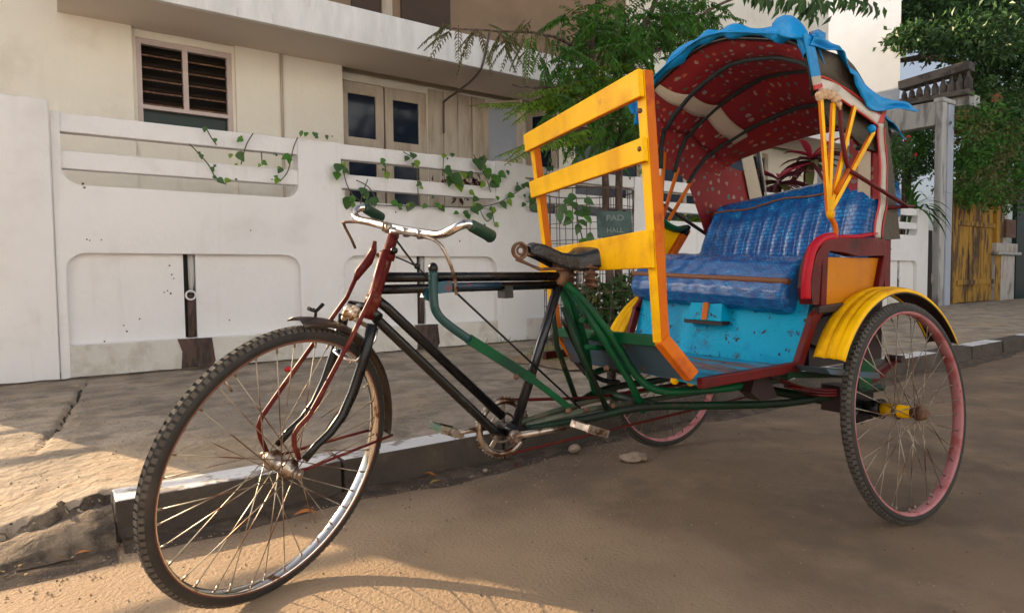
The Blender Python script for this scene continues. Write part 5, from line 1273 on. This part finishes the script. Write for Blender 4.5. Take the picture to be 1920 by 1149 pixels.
def putleaf(p, d, up, sz, mt, par, name='leaf'):
    o = bpy.data.objects.new(name, leafmesh(sz, mt)); COL.objects.link(o); o.parent = par
    X = d.normalized(); Y = up.cross(X); Y = Y.normalized() if Y.length > 1e-3 else X.orthogonal(); Z = X.cross(Y)
    o.rotation_mode = 'QUATERNION'; o.rotation_quaternion = Matrix((X, Y, Z)).transposed().to_quaternion(); o.location = V(p)-parent_origin(par)
for (u, v) in ((1050, 385), (1062, 395), (1074, 378), (1080, 395), (1092, 385), (1098, 404), (1070, 408), (1086, 412), (1104, 392), (1060, 372), (1096, 372), (1048, 398), (1100, 440), (1092, 446), (1086, 420), (1078, 365)):
    putleaf(PTR(u, v, tt0-.5), V((rnd.gauss(0, .5), rnd.gauss(-.2, .3), -.6)), V((-.3, -1, .3))+rv()*.5, .10, 'leafdark' if rnd.random() < .7 else 'leaf', pk)
m = MB(); m.tube(smooth([PTR(1092, 560, tt0-.48), PTR(1095, 470, tt0-.48), PTR(1085, 420, tt0-.48), PTR(1075, 380, tt0-.48), PTR(1055, 385, tt0-.48)], 4), .006, 5); m.build('stem', 'bark', pk)
# ---- vines over the wall
def vine(label, stems, leaves, t=-.035, sz=.085, name='wall_vine'):
    c0_ = W(*S(*stems[0][0], t=t)); vt_ = thing(name, label, 'vine', c0_)
    for st__ in stems:
        m = MB(); m.tube(smooth([W(*S(u, v, t=t)) for u, v in st__], 5), .0045, 5); m.build('stem', 'bark' if 0 else mat_stem, vt_)
    for (u, v, s_) in leaves+[(u+rnd.gauss(0, 9), v+rnd.gauss(0, 6), s_*rnd.uniform(.35, .8)) for u, v, s_ in leaves if rnd.random() < .75]:
        p = W(*S(u, v-3, t=t-.01)); r = rnd.random()
        putleaf(p, V((rnd.gauss(0, .6), -.15+rnd.gauss(0, .2), -.7)), V((-.2, -1, .25))+rv()*.35, round(sz*s_*.88, 3), 'leafdark' if r < .5 else ('leaf' if r < .8 else 'leaflime'), vt_)
    return vt_
mat_stem = mat('brown green vine stem', (.10, .085, .04), .7)
L1 = [(377, 292, .8), (396, 316, .8), (408, 337, 1.2), (430, 338, 1.2), (446, 288, 1.6), (455, 262, 1.1), (522, 337, 1.2), (528, 317, 1.2), (545, 294, 1.6), (518, 291, .6), (491, 305, 1.), (565, 250, .8), (575, 251, 1), (590, 252, 1), (612, 256, .8), (385, 240, 1), (403, 262, .8), (515, 332, .8), (440, 310, .5)]
vine('thin trailing vine with scattered leaves over the left bay of the wall', [[(355, 270), (365, 280), (390, 308), (404, 332), (424, 346)], [(386, 240), (396, 258), (406, 272)], [(475, 250), (462, 272), (452, 308)], [(558, 258), (550, 278), (540, 320), (525, 340)], [(490, 286), (492, 310)]], [(u, v, s*.7) for u, v, s in L1])
L2 = [(775, 290, 1.2), (782, 303, 1), (637, 310, 1.5), (632, 325, 1.2), (650, 318, 1), (682, 355, 1.2), (686, 362, 1.), (655, 372, 1.6), (700, 372, 1.4), (735, 380, 1), (750, 384, .8), (775, 382, 1.1), (800, 386, .8), (825, 388, 1), (848, 328, 2.2), (835, 318, 1.5), (858, 340, 1.8), (868, 325, 1.3), (833, 292, .9), (848, 290, .8), (890, 300, 1.6), (905, 296, 1.4), (912, 318, 1.6), (925, 330, 1.8), (918, 345, 1.4), (935, 325, 1.3), (900, 385, 1.5), (885, 390, 1.4), (870, 398, 1.), (875, 404, 1), (915, 402, 1), (925, 392, 1.2), (940, 380, 1.3), (952, 376, 1.1), (962, 366, 1.2), (975, 352, 1.1), (985, 345, 1.2), (720, 300, .8), (725, 325, .9), (790, 345, .8), (928, 420, .8), (765, 388, .8), (690, 378, .8), (820, 383, .8), (660, 383, .8), (895, 372, 1.1), (880, 360, 1)]
vine('denser leafy vine hanging through the rails of the middle bay', [[(640, 300), (650, 345), (668, 372), (700, 384), (760, 386), (830, 388), (890, 388), (935, 380), (985, 350), (1010, 335)], [(668, 338), (690, 350), (705, 372)], [(690, 336), (680, 362), (676, 384)], [(783, 300), (783, 345), (786, 386)], [(832, 292), (830, 330)], [(756, 285), (775, 296)], [(888, 290), (910, 330), (920, 360)], [(900, 390), (905, 405), (915, 415), (925, 400)], [(922, 395), (928, 425)]], L2)
m2l = [(1000, 370, 1.6), (995, 385, 1.5), (1005, 355, 1.2), (1028, 315, 1.2), (1025, 330, 1), (1030, 300, .8), (1008, 340, 1.1)]
vine('small vine shoot with dark leaves beside the yellow post', [[(1010, 340), (1000, 360), (992, 390)], [(1030, 290), (1026, 320), (1012, 345)]], m2l)
# potted foliage seen through the rails
ps = thing('purple_foliage_plant', 'dark purple leaved plant behind the rails of the middle bay', 'plant', W(*S(880, 390, t=.35)))
m = MB()
for i in range(70):
    p = W(*S(850+rnd.gauss(20, 22), 350+rnd.gauss(0, 16), t=.4)); m.leaf(p, rv()+V((0, 0, -.3)), rv(), .10, .04)
m.build('foliage', 'leafred', ps)
# ---- cordyline plants with pink tops
def cordyline(u, v, t, H, r, label):
    c = W(*S(u, v, t=t)); th = thing('cordyline_plant', label, 'plant', c-V((0, 0, H)))
    m = MB(); m.tube([c-V((0, 0, H)), c], .012, 6); m.build('stem', 'bark', th)
    for i in range(30):
        q = rnd.random()*6.28; el = -.5+1.5*i/30; d = V((math.cos(q)*math.cos(el), math.sin(q)*math.cos(el), math.sin(el)))
        m = MB(); L = r*(.8+.4*rnd.random()); a = c+V((0, 0, .12*(i/30))); k = 5; pts = []; dd = d.copy(); p = a
        sd = d.cross(V((0, 0, 1))).normalized(); b = len(m.v)
        for j in range(k+1):
            f = j/k; w = L*.095*math.sin(math.pi*min(1, .12+f*.9))
            m.v += [p-sd*w, p+V((0, 0, -w*.5)), p+sd*w]; dd = (dd+V((0, 0, -.22))).normalized(); p = p+dd*(L/k)
        for j in range(k): a_ = b+j*3; m.face((a_, a_+1, a_+4, a_+3), True); m.face((a_+1, a_+2, a_+5, a_+4), True)
        m.build('leaf', 'leafpink' if i > 24 else ('leafolive' if i % 5 == 0 else 'leafred'), th)
cordyline(1462, 350, .6, 1.2, .62, 'burgundy cordyline with upright pink shoots, lower and left of the other')
cordyline(1520, 308, .9, 1.6, .62, 'burgundy cordyline with pink crown, higher and right of the other')
# spider plant on wall end
spd = thing('strap_leaf_plant', 'green strap leaved plant spilling over the far end of the wall', 'plant', W(*S(1715, 392, t=.3)))
for i in range(34):
    c = W(*S(1712+rnd.gauss(0, 8), 396, t=.2)); q = rnd.random()*6.28; L = .9*(.6+.6*rnd.random()); el = .3+1.1*rnd.random(); d = V((math.cos(q)*math.cos(el), math.sin(q)*math.cos(el), math.sin(el))); m = MB(); p = c; k = 7; b = 0; sd = d.cross(V((0, 0, 1))).normalized()
    for j in range(k+1):
        w = .028*math.sin(math.pi*min(1, .15+j/k*.88)); m.v += [p-sd*w, p+sd*w]; d = (d+V((0, 0, -.3))).normalized(); p = p+d*(L/k)
    for j in range(k): m.face((j*2, j*2+1, j*2+3, j*2+2), True)
    m.build('leaf', 'leafdark' if i % 3 else 'leaf', spd)
# grass tuft by the earth patch and weeds at the wall foot
def tuft(u, v, n, h, label, z=.16, sp=.1, nm='grass_tuft', mt='grass'):
    c = W(*S(u, v, z=z)); m = MB()
    for i in range(n):
        p = c+V((rnd.gauss(0, sp), rnd.gauss(0, sp), 0)); d = V((rnd.gauss(0, .5), rnd.gauss(0, .5), 1)).normalized(); L = h*(.5+.7*rnd.random()); w = .004; sd = d.cross(rv()).normalized()*w; b = len(m.v); q = d+V((rnd.gauss(0, .4), rnd.gauss(0, .4), -.3))
        m.v += [p-sd, p+sd, p+d*L*.55+sd*.7, p+d*L*.55-sd*.7, p+d*L*.55+q.normalized()*L*.45]; m.face((b, b+1, b+2, b+3)); m.face((b+3, b+2, b+4))
    o = m.build(nm, mt, origin=c); tag(o, label, 'grass'); o['kind'] = 'stuff'
tuft(1042, 672, 260, .13, 'green grass tuft on the sandy earth behind the seat tube', sp=.07)
tuft(935, 640, 60, .08, 'short weeds at the foot of the wall', sp=.12)
# small yellow green hedge top seen behind far arm
hg = MB()
for i in range(260): hg.leaf(W(*S(1305+rnd.gauss(0, 22), 418+rnd.gauss(0, 6), t=.25)), rv(), rv(), .07, .035)
tag(hg.build('low_hedge', 'leaflime', origin=W(*S(1305, 430, t=.25))), 'yellow green hedge strip just over the wall behind the far armrest', 'hedge')
# ---- far right: shrubs and the big tree
def bush(label, blobs, t, mt, sz, name='shrub', cat='shrub', stems=True):
    c = W(*S(blobs[0][0], blobs[0][1], t=t)); c.z = .15; th = thing(name, label, cat, c); m = MB()
    for (u, v, r, n) in blobs:
        cc_ = W(*S(u, v, t=t+rnd.gauss(0, .3))); cloud(m, cc_, (r, r*.8, r*.8), int(n*1.4), sz*.75)
    for q_ in range(len(m.mi)//2):
        if N3(m.v[q_*4].x, m.v[q_*4].y, m.v[q_*4].z, 1.4) > .05: m.mi[2*q_] = m.mi[2*q_+1] = 1
    m.build('foliage', [mt, 'leafolive' if mt != 'leafdark' else 'leaf'], th)
    if stems:
        m = MB()
        for i in range(5): p = c+V((rnd.gauss(0, .2), rnd.gauss(0, .2), 0)); m.tube([p, V((p.x+rnd.gauss(0, .2), p.y, W(*S(blobs[0][0], blobs[0][1], t=t)).z))], .03, 6)
        m.build('stem', 'bark', th)
    return th
bush('dark green shrub with red flowers left of the grey column', [(1700, 270, .5, 1300), (1725, 300, .4, 900), (1695, 315, .4, 600), (1730, 250, .35, 500), (1680, 285, .35, 400)], .85, 'leafdark', .10)
fl = MB()
for u, v in ((1716, 291), (1703, 258), (1700, 262)):
    fl.ball(W(*S(u, v, t=.45)), .04, 6)
o = fl.build('flower', 'flower', bpy.data.objects['shrub'])
bt = thing('big_tree', 'large dark spreading tree filling the upper right corner', 'tree', W(15.5, 1.4, .15))
TX = 1.4
def PB(u, v, t=TX): return W(*S(u, v, t=t))
def limb2(pts, r0, r1, nm='limb'):
    m = MB(); q = smooth([V(p) for p in pts], 4); n = len(q)-1; m.tube([p+rv()*.02 for p in q], [r0+(r1-r0)*i/n for i in range(n+1)], 10); m.build(nm, 'bark', bt)
limb2([W(15.6, 1.4, 0), PB(1828, 480), PB(1815, 330), PB(1832, 230), PB(1842, 170), PB(1850, 90), PB(1870, 0), PB(1900, -120)], .30, .16, 'trunk')
limb2([PB(1842, 170), PB(1800, 120), PB(1740, 108), PB(1690, 112)], .12, .05); limb2([PB(1845, 140), PB(1880, 110), PB(1940, 80)], .12, .06); limb2([PB(1832, 230), PB(1870, 200), PB(1868, 170), PB(1848, 150)], .05, .03)
m = MB()
big = [(1720, 20, .8, 900), (1760, 50, .9, 1100), (1800, 10, 1.0, 1100), (1705, 70, .4, 420), (1775, 80, .55, 650), (1830, 70, .8, 900), (1880, 60, 1.0, 1200), (1900, 130, .9, 900), (1850, 120, .6, 500), (1880, 10, 1.1, 1200), (1910, 190, .8, 700), (1870, 215, .5, 350), (1740, -10, .8, 700), (1835, 170, .35, 150), (1930, 100, 1.0, 700), (1900, 170, .7, 500), (1810, 150, .4, 220), (1860, -30, 1., 800), (1905, 240, .6, 400)]
for k, (u, v, r, n) in enumerate(big):
    m.m = 1 if k in (8, 10, 6) else 0; cloud(m, PB(u, v, TX+rnd.gauss(0, .8)), (r, r, r*.62), int(n*1.7), .135, .5, .2, .5)
o = m.build('crown', ['leafdark', 'leafolive'], bt); o['kind'] = 'stuff'
bush('broad green hedge bush under the big tree at the right edge', [(1840, 260, .9, 1000), (1880, 270, .9, 1000), (1910, 300, .8, 900), (1850, 310, .8, 900), (1880, 335, .7, 800), (1815, 330, .6, 500), (1815, 270, .6, 450), (1900, 240, .7, 500), (1860, 360, .4, 400), (1805, 365, .35, 200), (1900, 375, .4, 260), (1830, 225, .4, 200), (1830, 345, .5, 300)], .1, 'leaf', .12, stems=False)
# unseen, off to the left: a small tree added to dapple the light
lt = thing('dapple_tree', 'unseen thin leaved tree beyond the gateway at the left, added to dapple the light', 'tree', W(-5.2, 4.2, 0))
m = MB(); m.tube([W(-5.2, 4.2, 0), W(-5.1, 4.1, 2), W(-4.9, 3.9, 4)], [.1, .08, .05], 8); m.tube([W(-5.1, 4.1, 2), W(-4.2, 3.4, 3.1), W(-3.4, 2.8, 3.5)], [.05, .03, .02], 6); m.build('trunk', 'bark', lt)
m = MB()
for i in range(10): frond(m, W(-4.3+rnd.gauss(0, .8), 3.4+rnd.gauss(0, .5), 3.6+rnd.gauss(0, .4)), rv(), .4, 8, .07, .5, .25)
o = m.build('crown', ['leaf', 'bark'], lt); o['kind'] = 'stuff'
# ---- litter
def stoneobj(u, v, r, sc, label, z=.0, mt='stone'):
    p = W(*S(u, v, z=z)); m = MB(); m.ball(p+V((0, 0, r*sc[2]*.7)), r, 9, sc)
    for i, q in enumerate(m.v): m.v[i] = q+V((N3(q.x, q.y, q.z, 30), N3(q.y, q.z, q.x, 30), N3(q.z, q.x, q.y, 30)))*r*.22
    tag(m.build('stone', mt, origin=p), label, 'stone')
stoneobj(1187, 862, .06, (1.1, .9, .28), 'flat pale stone lying on the road near the far rear wheel')
stoneobj(1077, 845, .03, (1.1, .9, .6), 'rounded tan stone beneath the near pedal')
stoneobj(910, 884, .012, (1, 1, .7), 'tiny pale pebble by the kerb')
stoneobj(1862, 648, .05, (1, 1, .6), 'small white stone in the far gutter')
def fallen(u, v, z, sz, mt, label, cat='leaf', name='fallen_leaf', grp=None):
    p = W(*S(u, v, z=z)); m = MB(); q = rnd.random()*6.28; d = V((math.cos(q), math.sin(q), .02)); n = V((0, 0, 1)); sd = d.cross(n); k = 6
    for i in range(k+1):
        f = i/k; w = sz*.22*math.sin(math.pi*min(1, .06+f*.94)); c = p+d*sz*f+V((0, 0, .005+.006*math.sin(f*3)*sz/.05)); m.v += [c-sd*w+V((0, 0, .15*w)), c, c+sd*w+V((0, 0, .15*w))]
    for i in range(k): a = i*3; m.face((a, a+1, a+4, a+3), True); m.face((a+1, a+2, a+5, a+4), True)
    tag(m.build(name, mt, origin=p), label, cat, grp)
fallen(816, 893, .0, .055, 'orangeleaf', 'orange dry leaf in the gutter below the pedal')
fallen(806, 908, .0, .05, 'drydleaf', 'yellowish dry leaf just below the orange one in the gutter')
fallen(596, 962, .0, .08, 'orangeleaf', 'long orange dry leaf in the gutter seen through the front wheel')
fallen(698, 950, .0, .04, 'stone', 'pale dry leaf on the road right of the front wheel')
fallen(968, 878, .0, .05, 'forkred', 'dark red leaf by the kerb under the chainring')
fallen(140, 1042, .0, .04, 'orangeleaf', 'small orange leaf below the broken kerb at left')
fallen(880, 898, .0, .035, 'stone', 'pale scrap beside the gutter right of the orange leaf')
for i in range(34):
    u = rnd.choice([rnd.uniform(0, 235), rnd.uniform(0, 235), rnd.uniform(620, 1180)]); base = 1062-.205*u if u < 240 else 925-.085*(u-620)
    fallen(u, base+rnd.uniform(4, 26), .0, .008+.014*rnd.random(), rnd.choice(['leafbrown', 'drydleaf', 'stone', 'leafbrown']), 'tiny dry leaf scrap lying in the gutter dirt', 'leaf', 'leaf_scrap', 'tiny leaf scraps in the gutter')
m = MB(); p = W(*S(541, 699, z=.155)); m.ball(p+V((0, 0, .025)), .024, 7, (1.2, 1, .8)); tag(m.build('red_flower', 'flower', origin=p), 'small bright red flower fallen on the pavement behind the front wheel', 'flower')
